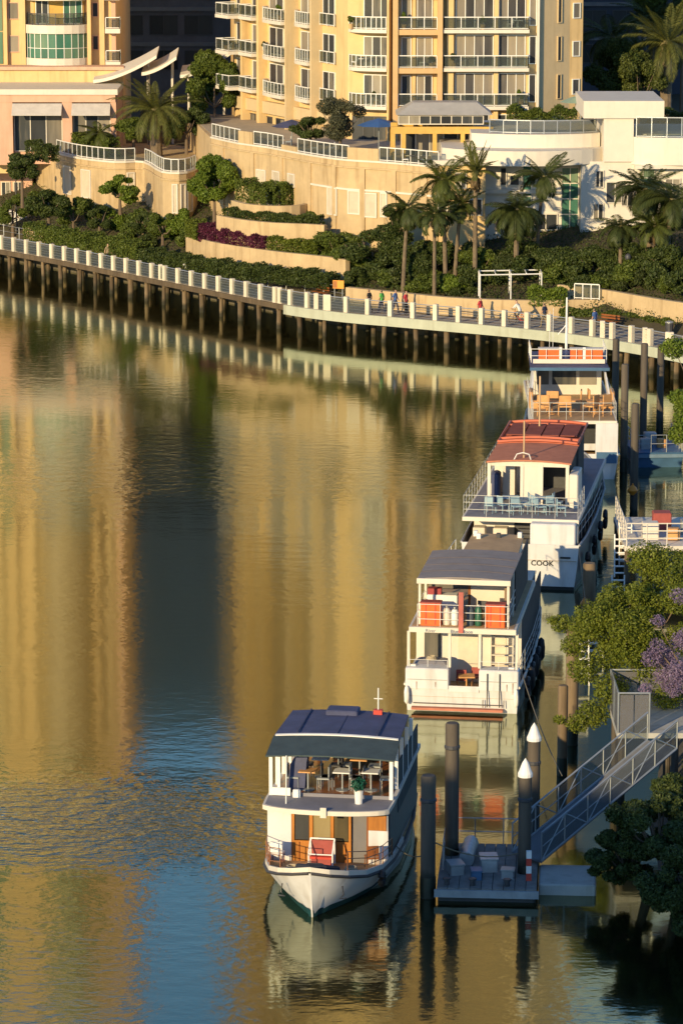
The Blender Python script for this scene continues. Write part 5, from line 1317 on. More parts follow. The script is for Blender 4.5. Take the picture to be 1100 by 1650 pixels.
# roof: sloping green front sheet, navy flat top, white batten
def sheet(root, name, m, ring0, ring1, th=.05):
    a, b = ring0, ring1
    MB().add([*a, *b, *[(x,y,z-th) for x,y,z in a], *[(x,y,z-th) for x,y,z in b]], [(0,1,3,2),(4,6,7,5),(0,4,5,1),(2,3,7,6),(0,2,6,4),(1,5,7,3)]).build(name, m, root)
def cambered(root, name, m, y0, y1, z0, z1, w0, w1, camber=.08, th=.05, n=8):
    r0 = [( -w0+2*w0*i/n, y0, z0+camber*(1-(2*i/n-1)**2)) for i in range(n+1)]; r1 = [(-w1+2*w1*i/n, y1, z1+camber*(1-(2*i/n-1)**2)) for i in range(n+1)]
    ring = lambda r: r + [(x,y,z-th) for x,y,z in r[::-1]]
    return MB().loft([ring(r0), ring(r1)], True, True).build(name, m, root)
cambered(b1, 'sloping_roof', GREENC, 4.0, 5.6, 4.52, 4.82, 2.16, 2.14)
cambered(b1, 'roof', NAVY, 5.68, 9.0, 4.84, 4.86, 2.12, 2.02, .10)
cambered(b1, 'roof_batten', RAILW, 5.58, 5.68, 4.85, 4.87, 2.08, 2.08, .09, .04)
for x in (-1.35, 0, 1.35): bx(b1, 'roof_seam', mat('faded_navy', (.045,.05,.10), .8), x-.02, x+.02, 5.7, 8.98, 4.93 + .0, 4.965)
bx(b1, 'roof_hatch', NAVY, -.75, .35, 8.2, 9.0, 4.86, 5.12, .04)
q = MB(); q.tube([(1.0,8.7,4.9),(1.0,8.7,5.9)], .025, 6); q.tube([(.85,8.7,5.5),(1.15,8.7,5.5)], .02, 5); q.build('mast', RAILW, b1)
bx(b1, 'lamp_box', RED, .85, 1.15, 8.55, 8.8, 4.93, 5.1)
q = MB(); q.tube([(-1.35,3.2,zU+.17),(-1.35,3.3,4.75)], .022, 6); q.build('flagstaff', RAILW, b1)
bx(b1, 'bow_lamp', SOFTW, -.1, .1, 2.42, 2.5, zU-.06, zU+.3)
# aft curtain and furniture in the upper saloon
bx(b1, 'aft_bulkhead', mat('pale_yellow_panel', (.45,.36,.18), .7, .15, 2), -1.95, 1.95, 9.3, 9.36, zV, 4.75)
for x in (-1.2,-.2,.8): bx(b1, 'bulkhead_window', WIN, x, x+.7, 9.26, 9.295, 3.6, 4.4)
for i, (x, y) in enumerate(((-.9,5.1),(.25,5.2),(1.2,5.3),(-.7,6.8),(.6,6.9))):
    wh = ['front left','front middle','front right','back left','back right'][i]; p = lp(b1, x, y, zV)
    make_table(tuple(p), -R(9), GREYM, f'small table in the cruiser upper saloon, {wh}', 'upper saloon tables', .62, .62, top=TANF if i in (0,4) else RAILW)
    for dx in (-.52,.52): make_chair(tuple(lp(b1, x+dx, y+.12, zV)), R(90 if dx < 0 else -90)-R(9), GREYM, f'grey tube chair {"left" if dx < 0 else "right"} of the {wh} table in the cruiser upper saloon', 'upper saloon chairs', seatmat=DARKM if i % 2 else GREYM)
cv = MB(); cv.loft([[(-1.6,5.0,zV),(-1.0,5.0,zV),(-1.0,5.8,zV),(-1.6,5.8,zV)],[(-1.5,5.1,zV+.9),(-.95,5.1,zV+1.0),(-.95,5.7,zV+1.0),(-1.5,5.7,zV+.9)],[(-1.15,5.3,zV+1.5),(-.85,5.3,zV+1.55),(-.85,5.6,zV+1.55),(-1.15,5.6,zV+1.5)]], True, True)
o = cv.build('furled_cover', NAVY, None, smooth=True); o.matrix_world = world_mat(b1); tag(o, 'dark bundled canvas standing at the left of the cruiser upper saloon', 'canvas cover')
# potted plant on the upper foredeck
pp = empty('potted_plant', tuple(lp(b1, 1.02, 3.6, zV)), 0, 'green pot plant in a white pot on the cruiser upper foredeck', 'plant')
MB().lathe((0,0,0), [(.13,0),(.16,.45),(.18,.5)], 10).build('pot', WHITE, pp)
C, d = crown_points(350, [(0,0,.7,.26,.26,.26)], hollow=.2); link('foliage', quads_mesh('foliage', leaves(C, .07, .2, .5, d)), pp, leaf_mat('teal_leaf', (.006,.05,.03), (.02,.13,.08)))

# ---- boat 2: stern towards us, white transom, grey canopy
b2 = boat_root(744, 1147, 8.0, 'white_ferry', 'white ferry with grey canopy and orange lockers, stern towards us, second boat')
st2 = [(0,-.15,2.38,1.15,2.3),(2,2,2.42,1.1,2.38),(6,6,2.45,1.1,2.42),(10,10,2.4,1.15,2.3),(14,14.1,2.1,1.3,1.7),(17,17.4,1.3,1.6,.7),(18.6,19.5,.05,1.9,.03)]
make_hull(b2, st2, mat('grimy_shaded_side', (.16,.145,.13), .5, .25, 1.5, stain=.5), mat('salmon_antifoul', (.42,.13,.09), .7, .2), (-.15,.12), SOFTW, .5)  # hull sides darkened in their colour for shade as well as grime
deck_plate(b2, st2, TANDECK, -.5, .1)
r0 = hull_rings(st2, .5)[0]; MB().loft([[(x*1.004,y-.03,z) for x,y,z in r0],[(x*1.004,y+.02,z) for x,y,z in r0]], True, True).build('transom', HULLW, b2)
# transom bulwark in two blocks with an opening between, platform, ladder bars
bx(b2, 'transom_block', HULLW, -2.38, -.55, -.22, .55, 1.0, 1.88, .04); bx(b2, 'transom_block', HULLW, .72, 2.38, -.22, .55, 1.0, 1.88, .04)
bx(b2, 'gate_sill', HULLW, -.55+.003, .72-.003, -.2, .1, .9, 1.08)
bx(b2, 'swim_step', mat('salmon_step', (.45,.16,.10), .7, .2), -2.1, 1.75, -.42, -.14, .12, .22)
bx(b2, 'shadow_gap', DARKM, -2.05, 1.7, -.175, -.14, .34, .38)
q = MB(); q.box(-2.3,-.62,-.245,-.222,1.38,1.41); q.box(.78,2.3,-.245,-.222,1.38,1.41); q.build('moulding', GREYM, b2)
q = MB()
for x in (1.08,1.6): q.tube([(x,-.28,.3),(x,-.28,1.75)], .025, 6)
for x in (.9,1.78): q.tube([(x,-.28,.28),(x,-.28,.62)], .02, 5)
q.build('stern_ladder', DARKM, b2)
for x in (-2.1, 2.05): bx(b2, 'stern_cleat', RAILW, x-.12, x+.12, .1, .25, 1.883, 1.95)
# main aft deck: bulkhead with door, windows, benches
yb = 2.6
bx(b2, 'bulkhead', SOFTW, -2.25, 2.25, yb, yb+.08, .65, 3.4)
for x0, x1, m_ in ((-1.9,-1.2,WIN),(-.45,.4,SOFTW),(.95,1.6,SOFTW)): bx(b2, 'bulkhead_window' if m_ is WIN else 'bulkhead_door', WIN if m_ is WIN else mat('cream_panel', (.62,.54,.42), .6, .1), x0, x1, yb-.03, yb-.002, 1.1 if m_ is WIN else .7, 2.8)
q = MB()
for z in (1.5,1.9,2.3,2.7): q.box(1.0,1.9,yb-.3,yb-.12,z,z+.04)
q.box(.96,1.0,yb-.32,yb-.1,.65,2.9); q.box(1.9,1.94,yb-.32,yb-.1,.65,2.9); q.build('stair', SOFTW, b2)
for x in (-2.28,-.55,.72,2.28): bx(b2, 'deck_post', SOFTW, x-.06, x+.06, .05, .17, 1.885, 3.4)
bx(b2, 'stern_cover', GREYDECK, -2.1, -.65, .6, 1.5, 1.2, 1.98, .12)
rail(b2, [(-2.3,.02,1.885),(-.62,.02,1.885)], .3, RAILW, 1, .8, .015, 'bulwark_rail'); rail(b2, [(.75,.02,1.885),(2.3,.02,1.885)], .3, RAILW, 1, .8, .015, 'bulwark_rail')
for i, (x, y) in enumerate(((-.15,1.3),(.45,1.8),(1.1,1.3),(1.45,1.9))): make_chair(tuple(lp(b2, x, y, .66)), R(180-8), TANF, ['red brown cushioned chair on the ferry aft deck, leftmost','red brown cushioned chair on the ferry aft deck, second from left','red brown cushioned chair on the ferry aft deck, third from left','red brown cushioned chair on the ferry aft deck, rightmost'][i], 'ferry aft deck chairs', seatmat=CUSHR)
make_table(tuple(lp(b2, .1, .8, .66)), 0, TANF, 'round cane table in the stern gateway of the white ferry', 'ferry aft deck table', .7, .7)
# upper deck
bx(b2, 'upper_deck', SOFTW, -2.25, 2.25, -.1, 9.5, 3.4, 3.62)
bx(b2, 'upper_floor', TANDECK, -2.15, 2.15, .05, 9.4, 3.623, 3.633)
zq = 3.633
sgn = mat('faded_blue_lettering', (.10,.12,.18), .6)
lettering(b2, 'River', .2, (-1.55,-.108,3.42), sgn); lettering(b2, 'Blue  Moon', .2, (-.5,-.108,3.42), sgn, bold=.004)
rail(b2, [(-1.9,3.4,zq),(-1.9,.02,zq),(1.9,.02,zq),(1.9,3.4,zq)], .95, RAILW, 3, 1.0, .018, 'upper_rail')
for i, (x0, x1) in enumerate(((-1.8,-.95),(.95,1.75))):
    p = empty('life_jacket_locker', tuple(lp(b2, (x0+x1)/2, .45, zq)), -R(8), 'orange life jacket locker on the ferry upper deck, ' + ('left' if i == 0 else 'right'), 'locker', 'orange lockers on the ferry')
    w = (x1-x0)/2; MB().bevbox(-w,w,-.25,.25,0,.95,.03).build('box', ORANGE, p); MB().box(-w-.02,w+.02,-.27,.27,.953,1.0).build('lid', CUSHR, p)
    for dx in (-.2,.2): MB().box(dx-.02,dx+.02,-.27,-.252,.05,.95).build('strap', RED, p)
for i, (x, hgt, m_, nm) in enumerate(((-.72,.75,SOFTW,'cream drum beside the left orange locker'),(-.38,.7,WHITE,'white drum beside the red post on the ferry'),(.62,.85,mat('bottle_green', (.02,.10,.06),.4),'green gas cylinder left of the right orange locker'),(.28,.8,mat('grey_blue_tarp',(.06,.08,.10),.7),'dark covered drum on the ferry upper deck'))):
    p = empty('drum', tuple(lp(b2, x, .5, zq)), 0, nm, 'drum', 'drums on the ferry upper deck')
    MB().lathe((0,0,0), [(.15,0),(.16,.1),(.16,hgt*.8),(.1,hgt*.95)], 10).build('body', m_, p, smooth=True); MB().lathe((0,0,hgt*.95), [(.06,0),(.06,.1)], 8).build('cap', GREYM, p)
q = MB(); q.box(-.16,.04,-.16,-.115,zq-.2,zq+1.55); q.build('flag_post', mat('faded_red_post', (.40,.10,.08), .6, .2), b2)
bx(b2, 'bar_counter', WHITE, -1.7, -.4, 1.6, 2.2, zq, zq+1.0, .03); bx(b2, 'bar_top', mat('red_top', (.3,.04,.04)), -1.68, -1.1, 1.7, 2.1, zq+1.003, zq+1.25)
bx(b2, 'cabin_back', SOFTW, .0, 1.6, 3.2, 3.26, zq, 5.3); bx(b2, 'cabin_back_window', WIN, -1.8, -.1, 3.22, 3.26, zq+.9, 5.25); bx(b2, 'cabin_pillar', WOODD, -.1, -.003, 3.18, 3.28, zq, 5.3)
bx(b2, 'corner_panel', mat('brown_panel', (.22,.14,.08), .6), 1.6+.003, 1.84, 1.5, 3.3, zq, 5.3)
for i, (x, y) in enumerate(((.75,1.5),(1.25,1.4),(1.6,1.7))): make_chair(tuple(lp(b2, x, y, zq)), R(160+20*i), DARKM, ['dark chair on the ferry upper deck, leftmost of three','dark chair on the ferry upper deck, middle of three','dark chair on the ferry upper deck, rightmost of three'][i], 'ferry upper deck chairs')
for x in (-1.86, 1.86):
    for y in (.45, 2.6, 4.8): bx(b2, 'canopy_post', SOFTW, x-.05, x+.05, y-.05, y+.05, zq, 5.6)
cambered(b2, 'canopy', GREYROOF, .3, 5.9, 5.62, 5.62, 1.95, 1.95, .10, .06)
bx(b2, 'canopy_fascia', SOFTW, -1.97, 1.97, .22, .3, 5.42, 5.64)
for y in (1.6,2.9,4.2): cambered(b2, 'canopy_seam', mat('canopy_seam', (.12,.10,.10), .8), y, y+.05, 5.64, 5.64, 1.94, 1.94, .10, .03)
bx(b2, 'forward_cabin', SOFTW, -2.0, 2.0, 6.6, 12.5, 2.3, 3.4-.003); bx(b2, 'wheelhouse', SOFTW, -1.15, 1.15, 10.6, 15.4, 2.3, 4.28); cambered(b2, 'forward_roof', TANDECK, 10.4, 15.6, 4.3, 4.34, 1.3, 1.2, .05)
for x, y in ((-1.0,15.2),(-.8,14.6),(1.05,15.1),(.1,14.8)): bx(b2, 'roof_vent', WHITE if x != .1 else DARKM, x-.1, x+.1, y-.1, y+.1, 4.32, 4.6, .02)
rail(b2, [(-1.9,15.0,3.4),(-2.0,12.0,3.45),(-2.05,9.8,3.48)], .8, RAILW, 2, 1.4, .018)
rail(b2, [(2.35,.6,1.15),(2.45,6,1.15),(2.4,10,1.2),(2.1,14,1.35)], 1.0, GREYM, 3, 1.2, .02, 'side_rail')
bx(b2, 'side_curtain', mat('dark_curtain', (.045,.038,.035), .7, .3, 2), 1.86, 1.92, 3.3, 9.4, 3.65, 5.5); bx(b2, 'side_curtain', mat('dark_curtain', (.045,.038,.035)), 2.2, 2.262, 2.7, 12.4, .65, 3.39)
for y in (1.6, 4.2, 7.0): tyre_fender(b2, 2.62, y, .75, .38)
for y in (3.2, 5.5, 8.5): q = MB(); q.lathe((2.62,y,.2), [(.05,0),(.16,.15),(.18,.6),(.14,.95),(.04,1.05)], 8); q.build('fender', BLACKR, b2, smooth=True)

# ---- boat 3: COOK, red-oxide roof
b3 = boat_root(838, 948, 9.0, 'excursion_boat', 'white excursion boat with red oxide roof and COOK on its transom, third boat')
st3 = [(0,-.35,2.85,2.3,2.6),(2.5,2.4,2.95,2.2,2.8),(8,8,3.0,2.2,2.9),(14,14,2.9,2.3,2.7),(18,18.2,2.4,2.5,1.9),(20.6,21.2,1.3,2.8,.6),(22,23,.05,3.0,.03)]
make_hull(b3, st3, mat('shade_darkened_hull', (.085,.088,.11), .45, .15, 1.5, stain=.3), BLACKR, (-.2,.22), mat('grey_strake', (.3,.3,.3), .6), .4)  # shade on the hull side put into its dark colour, along with grime
deck_plate(b3, st3, TANDECK, -.8, .1)
r0 = hull_rings(st3, .4)[0]; MB().loft([[(x*1.004,y-.03,z) for x,y,z in r0],[(x*1.004,y+.02,z) for x,y,z in r0]], True, True).build('transom', HULLW, b3)
bx(b3, 'waterline_band', BLACKR, -2.62, 2.62, -.09, .05, -.2, .16)
lettering(b3, 'COOK', .37, (.52,-.235,1.22), mat('black_letter', (.012,.012,.015), .5), 'name_lettering', (R(98.65),0,0), .006)
lettering(b3, '1d', .24, (.55,-.165,.80), mat('grey_letter', (.12,.13,.16), .5), 'port_lettering', (R(98.65),0,0))
bx(b3, 'stern_locker', HULLW, .45, 2.65, -.05, 1.2, 1.9, 3.25, .05)
bx(b3, 'mooring_slot', BLACKR, 1.95, 2.45, -.345, -.28, 1.62, 1.70)
bx(b3, 'main_bulkhead', SOFTW, -2.6, 2.6, 2.6, 2.7, 1.5, 3.15); bx(b3, 'doorway', DARKM, -.6, .35, 2.55, 2.598, 1.5, 3.1)
for x0, x1 in ((-2.5,-1.9),(-1.5,-.8)): bx(b3, 'deck_locker', mat('cream_panel', (.62,.54,.42)), x0, x1, 1.2, 1.9, 1.5, 2.7, .03)
q = MB()
for z in (1.7,1.95,2.2,2.45,2.7): q.box(-.25,.4,.9,1.2,z,z+.05)
q.build('steps', DARKM, b3)
# upper deck with rails
bx(b3, 'upper_deck', SOFTW, -2.95, 2.75, .6, 17, 3.15, 3.35)
bx(b3, 'upper_floor', GREYDECK, -2.85, 2.65, .7, 16.9, 3.353, 3.363)
z3 = 3.363
rail(b3, [(-2.9,15.5,z3),(-2.9,.7,z3),(2.7,.7,z3),(2.7,4.0,z3)], 1.05, RAILG, 3, 1.1, .018, 'upper_rail')
yc = 3.6
for x in (-1.98,-.35,.62,1.9): bx(b3, 'cabin_post', SOFTW, x-.08, x+.08, yc-.08, yc+.08, z3, 5.5)
bx(b3, 'cabin_panel', SOFTW, -.27, .54, yc-.03, yc+.03, z3, 5.5); bx(b3, 'cabin_header', SOFTW, -2.05, 2.0, yc-.06, yc+.1, 5.38, 5.62)
bx(b3, 'cabin_back', SOFTW, -2.1, .1, 7.0, 7.06, z3, 5.4); bx(b3, 'cabin_back', DARKM, .1, 2.0, 8.6, 8.66, z3, 5.4)
bx(b3, 'side_wall', SOFTW, -1.98, -1.92, 4.4, 13, z3, 4.3); bx(b3, 'side_wall', mat('dark_curtain', (.045,.038,.035)), 1.84, 1.9, 4.6, 13, z3, 5.4)
bx(b3, 'bar_front', SOFTW, -1.5, -.9, 5.4, 6.3, z3, z3+1.9); bx(b3, 'side_store', SOFTW, 2.0, 2.45, 3.4, 5.6, z3, z3+1.7, .05)
for i, (x, y) in enumerate(((-1.7,1.6),(-1.1,1.8),(-.4,1.5),(.2,1.9),(.8,1.6),(1.3,1.9),(1.8,1.5),(-.1,2.6),(1.5,2.8))):
    make_chair(tuple(lp(b3, x, y, z3)), random.uniform(0,6.2), BLUECH, f'pale blue chair on the red roofed boat aft deck, {ord_[[0,1,2,4,5,6,8,3,7][i]]} from the left', 'pale blue deck chairs')
for i, (x, y) in enumerate(((-.75,2.3),(.9,2.4))): make_table(tuple(lp(b3, x, y, z3)), 0, BLUECH, 'pale blue table on the upper aft deck of the red roofed boat, ' + ('left' if i == 0 else 'right'), 'pale blue deck tables')
dm = mat('dark_jacket', (.02,.03,.05))
bx(b3, 'dark_cover', NAVY, -1.95, -1.55, 4.3, 5.2, z3, z3+1.5, .1)
# roof: brown aft sheet, red forward part with panels and raised battens
cambered(b3, 'aft_roof', BROWNROOF, yc-.25, yc+4.2, 5.62, 5.7, 2.1, 2.06, .12, .07)
cambered(b3, 'roof', REDROOF, yc+4.22, yc+10.2, 5.72, 5.74, 2.08, 2.0, .12, .07)
for y in (yc+4.25, yc+5.1, yc+9.0, yc+10.0): cambered(b3, 'roof_rail', mat('bright_red_rail', (.50,.13,.07), .6), y, y+.16, 5.86, 5.86, 2.0, 2.0, .12, .10)
for i in range(4):
    x = -1.75 + i*.92; sheet(b3, 'solar_panel', mat('dark_maroon_panel', (.24,.075,.055), .9, .2, spec=.1), [(x,yc+5.5,5.98),(x+.84,yc+5.5,5.98)], [(x,yc+8.7,5.99),(x+.84,yc+8.7,5.99)], .05)
for x in (-2.04,2.0): q = MB(); q.tube([(x,yc+4.4,5.8),(x,yc+10,5.85)], .06, 6); q.build('roof_edge_rail', mat('bright_red_rail', (.55,.10,.045)), b3)
VM = mat('varnished_mast', (.5,.33,.18), .5)
MB().tube([(-.3,yc+.3,5.5),(-.3,yc+.35,7.6)], .045, 6).build('mast', VM, b3); MB().tube([(-.3,yc+8,5.8),(-.3,yc+8,8.6)], .05, 6).build('mast', VM, b3)
q = MB(); q.tube([(-.75,yc-.1,5.7),(-.6,yc-.1,6.0),(-.3,yc-.1,6.08),(0,yc-.1,6.0),(.1,yc-.1,5.7)], .03, 5); q.build('hoop', RAILW, b3)
bx(b3, 'lower_side', mat('dark_side_glass', (.03,.03,.045), .3, .3), 2.6, 2.66, 3.0, 16, 1.6, 3.1)
for y in (4,7,10,13): bx(b3, 'side_light', WIN, 2.662, 2.68, y, y+1.6, 1.9, 2.8)
rail(b3, [(2.75,.2,2.3),(2.95,6,2.2),(2.95,12,2.25)], .8, GREYM, 2, 1.5, .02, 'side_rail')
for y in (2.0, 6.0, 9.5, 12.5): tyre_fender(b3, 3.1, y, 1.0, .42)

# ---- boat 4: farthest, flybridge with orange lockers, cane furniture
b4 = boat_root(924, 772, 1.0, 'motor_yacht', 'white motor yacht with cane furniture and orange flybridge lockers, farthest boat')
st4 = [(0,-.2,2.5,1.5,2.3),(3,3,2.6,1.4,2.4),(8,8,2.6,1.5,2.4),(13,13.2,2.2,1.7,1.8),(16,16.6,1.1,2.0,.5),(17.5,18.5,.05,2.3,.03)]
make_hull(b4, st4, HULLW, BLUEP, (-.1,.3), BLUEP, .45); deck_plate(b4, st4, TANDECK, -.4, .1)
bx(b4, 'stern_wall', HULLW, 1.2, 2.45, -.18, .05, .9, 3.25); bx(b4, 'blue_panel', BLUEP, 1.25, 2.4, -.2, -.182, .95, 1.6); bx(b4, 'stern_wall', HULLW, -2.45, -1.2, -.18, .05, .9, 3.25)
bx(b4, 'cabin', HULLW, -2.2, 2.2, 2.0, 12, 1.3, 3.2); bx(b4, 'cabin_window', DARKG, -1.6, 1.6, 1.96, 1.998, 1.7, 2.9)
bx(b4, 'upper_deck', SOFTW, -2.4, 2.4, -.1, 14, 3.2, 3.38); bx(b4, 'upper_floor', TANDECK, -2.3, 2.3, .0, 13.8, 3.383, 3.393)
z4 = 3.393
rail(b4, [(-2.35,9,z4),(-2.35,.0,z4),(2.35,.0,z4),(2.35,9,z4)], 1.0, RAILG, 2, 1.0, .02, 'upper_rail')
for s in (-1,1):   # raked white wings carrying the hardtop
    MB().add([(s*2.4,4.0,z4),(s*2.4,7.5,z4),(s*2.1,8.5,5.35),(s*2.1,7.0,5.35),(s*2.3,4.0,z4),(s*2.3,7.5,z4),(s*2.0,8.5,5.35),(s*2.0,7.0,5.35)], [(0,1,2,3),(7,6,5,4),(0,4,5,1),(1,5,6,2),(2,6,7,3),(3,7,4,0)]).build('raked_wing', HULLW, b4)
bx(b4, 'saloon_back', SOFTW, -2.0, 2.0, 8.8, 8.9, z4, 5.2)
for x0, x1 in ((-1.8,-1.1),(-.9,.5),(.7,1.7)): bx(b4, 'saloon_window', WIN, x0, x1, 8.75, 8.798, z4+.6, 5.0)
cambered(b4, 'hardtop', NAVY, 6.2, 12, 5.4, 5.45, 2.3, 2.2, .08, .14)
bx(b4, 'hardtop_edge', BLUEP, -2.32, 2.32, 6.12, 6.2, 5.24, 5.42)
bx(b4, 'flybridge_front', SOFTW, -2.1, 2.1, 7.2, 7.28, 5.5, 5.75)
rail(b4, [(-2.2,11,5.52),(-2.2,7.4,5.52),(2.2,7.4,5.52),(2.2,11,5.52)], .8, RAILW, 2, .9, .025, 'flybridge_rail')
for i, (x0, x1) in enumerate(((-1.75,-.55),(.1,.8),(1.0,2.0))):
    p = empty('flybridge_locker', tuple(lp(b4, (x0+x1)/2, 7.8, 5.55)), -R(1), 'orange red locker on the yacht flybridge, ' + ['leftmost','middle','rightmost'][i], 'locker', 'orange flybridge lockers'); w = (x1-x0)/2
    MB().bevbox(-w,w,-.3,.3,0,.7,.04).build('box', ORANGE, p); MB().box(-w-.03,w+.03,-.33,.33,.703,.78).build('lid', SOFTW, p)
for x in (-.48, .9): bx(b4, 'flybridge_post', WHITE, x-.08, x+.08, 7.5, 7.7, 5.5, 6.4)
q = MB(); q.tube([(-.1,8.6,5.4),(-.1,8.6,9.2)], .09, 8, .05); q.tube([(-.1,8.6,7.6),(-.6,8.6,7.0)], .03, 5); q.build('mast', WHITE, b4)
q = MB(); q.tube([(-.9,8.4,5.5),(-.9,8.4,8.6)], .015, 4); q.tube([(-1.1,8.4,5.5),(-1.1,8.4,8.4)], .015, 4); q.build('aerial', RAILW, b4)
for i, (x, y) in enumerate(((-1.7,1.6),(-1.1,3.0),(-.5,1.4),(.2,3.2),(1.0,1.5),(1.7,1.8),(1.3,3.4))):
    c = make_chair(tuple(lp(b4, x, y, z4)), random.uniform(0,6), TANF, f'tan cane chair on the farthest yacht, {ord_[[0,1,2,3,4,6,5][i]]} from the left', 'cane chairs on the yacht'); c.scale = (1.6,1.6,1.4)
for i, (x, y) in enumerate(((-1.2,2.1),(1.3,2.6))): c = make_table(tuple(lp(b4, x, y, z4)), 0, TANF, 'tan cane table on the farthest yacht, ' + ['left','right'][i], 'cane tables on the yacht', 1.0, 1.0)
for i, x in enumerate((-1.9, 2.0)): 
    p = empty('cane_sofa', tuple(lp(b4, x, 4.6, z4)), -R(1), 'tan cane sofa under the yacht hardtop, ' + ['left','right'][i], 'sofa', 'cane sofas on the yacht')
    MB().bevbox(-.5,.5,-.7,.7,.0,.45,.05).build('seat', TANF, p); MB().bevbox(-.5 if i == 0 else .3,-.3 if i == 0 else .5,-.7,.7,.453,1.0,.05).build('backrest', TANF, p)

# fenders and rope coils
for b_, x, y, z in ((b1, 1.0, 1.9, 1.1), (b1, -.9, 1.6, 1.15), (b2, -1.4, .9, 2.0), (b3, -1.6, 1.0, 1.52)):
    q = MB()
    for k in range(3): q.tube([(x+(.22-.03*k)*math.cos(a*math.pi/6), y+(.22-.03*k)*math.sin(a*math.pi/6), z+.03+.05*k) for a in range(13)], .03, 5)
    q.build('rope_coil', mat('pale_rope', (.42,.35,.24), .9, .2, 6), b_)
for b_, xs in ((b2, (-2.3, 2.3)),):
    for x in xs: q = MB(); q.lathe((x,-.32,.35), [(.04,0),(.11,.1),(.12,.5),(.09,.7),(.03,.78)], 8); q.build('stern_fender', RAILW, b_, smooth=True)
RUST = mat('rust_streak', (.22,.10,.045), .8, .3, 6)
for b_, y, pts in ((b2, -.262, ((-1.9,1.3,.35),(-1.1,1.3,.22),(1.9,1.3,.3),(2.15,1.36,.5))),):
    for x, z, L in pts: q = MB(); q.add([(x-.02,y+.03,z),(x+.02,y+.03,z),(x+.008,y+.03,z-L),(x-.008,y+.03,z-L)], [(0,1,2,3)]); q.build('rust_streak', RUST, b_)
# ------------------------------------------------------------------ right bank
shore = [(13,60),(12.4,85),(11.9,100),(11.4,112),(11.6,122),(13.2,135),(16.0,150),(19.2,170),(22.5,190),(25,205),(26,214),(60,214)]
sv = smooth_path([Vector(p) for p in shore], 3)
rings = []
for p in sv:
    rings.append([(p.x-.6, p.y, -.8), (p.x+.2, p.y, .25), (p.x+1.2, p.y, 1.0), (p.x+2.4, p.y, 2.2), (p.x+3.4, p.y, 3.0), (p.x+12, p.y, 3.6), (p.x+400, p.y, 8)])
rings = [[(x + random.uniform(-.2,.2)*(i < 4), y, z + random.uniform(-.12,.12)*(0 < i < 5)) for i, (x, y, z) in enumerate(r)] for r in rings]
tag(MB().loft(rings, closed=False).build('riverbank', MUD, smooth=True), kind='structure')
# ------------------------------------------------------------------ mooring piles
def mooring_pile(px, py, top, r, label, cap=False, m=None, band=None, D=None):
    p = at(px, py, z=0); t = empty('mooring_pile', (p.x, p.y, 0), 0, label, 'pile', 'mooring piles')
    MB().lathe((0,0,0), [(r*1.05,-2.5),(r*1.05,.5),(r,.8),(r,top)] + ([] if cap else [(r*.85,top+.06)]), 14).build('shaft', m or PILED, t, smooth=True)
    MB().lathe((0,0,0), [(r*1.06,.05),(r*1.09,.4),(r*1.06,.75)], 14).build('tide_band', mat('wet_weed_band', (.02,.022,.014), .4, .3, 4), t, smooth=True)
    if cap: MB().lathe((0,0,top), [(r*1.15,.003),(r*1.15,.12),(r*.95,.22),(r*.5,.5),(r*.04,.66)], 14).build('cap', WHITE, t)
    if m is None: q = MB(); q.lathe((0,0,top-.9), [(r*1.02,0),(r*1.12,.03),(r*1.12,.12),(r*1.02,.15)], 12); q.build('collar', DARKM, t)
    return t
mooring_pile(689, 1446, 4.35, .26, 'dark mooring pile beside the nearest cruiser, left of the pontoon')
mooring_pile(727, 1398, 5.3, .25, 'tall dark mooring pile behind the pontoon, without a cap')
mooring_pile(844, 1428, 4.0, .23, 'pile with white conical cap at the front of the pontoon', True)
mooring_pile(858, 1378, 4.3, .23, 'pile with white conical cap behind the pontoon', True)
mooring_pile(948, 1000, 2.7, .30, 'brown pile behind the COOK transom with an orange marker', m=PILET)
mooring_pile(1020, 850, 6.6, .21, 'tall dark pile beside the yacht with an orange float', m=PILED)
mooring_pile(1004, 760, 6.2, .21, 'tall dark pile right of the farthest yacht', m=PILED)
mooring_pile(1035, 730, 6.5, .21, 'tall pile near the blue barge', m=PILED)
mooring_pile(920, 1200, 5.0, .26, 'brown pile under the leafy tree by the ferry', m=PILET)
mooring_pile(905, 1250, 3.6, .2, 'thin brown pile under the leafy branch', m=PILET)
mooring_pile(990, 690, 5.5, .21, 'pile under the boardwalk edge behind the yacht', m=PILED)
mooring_pile(1062, 700, 5.5, .21, 'pile between barge and boardwalk', m=PILED)
for px, py, z, lab, r in ((1019, 790, 1.7, 'orange float hanging on the tall pile beside the yacht', .28), (942, 972, 1.0, 'orange float hanging on the pile behind the COOK transom', .22)):
    D = at(1020, 850, z=0).y - .6 if px > 1000 else at(948, 1000, z=0).y - .6
    p = at(px, py, Y=D); o = MB().lathe((0,0,-r), [(.04,0),(r*.7,.12*r*4),(r,r),(r*.7,r*1.55),(.05,r*2),(.04,r*2.3)], 12).build('mooring_float', mat('orange_buoy', (.75,.25,.02), .45, .1), None, smooth=True)
    o.location = p; tag(o, lab, 'buoy', 'orange floats')

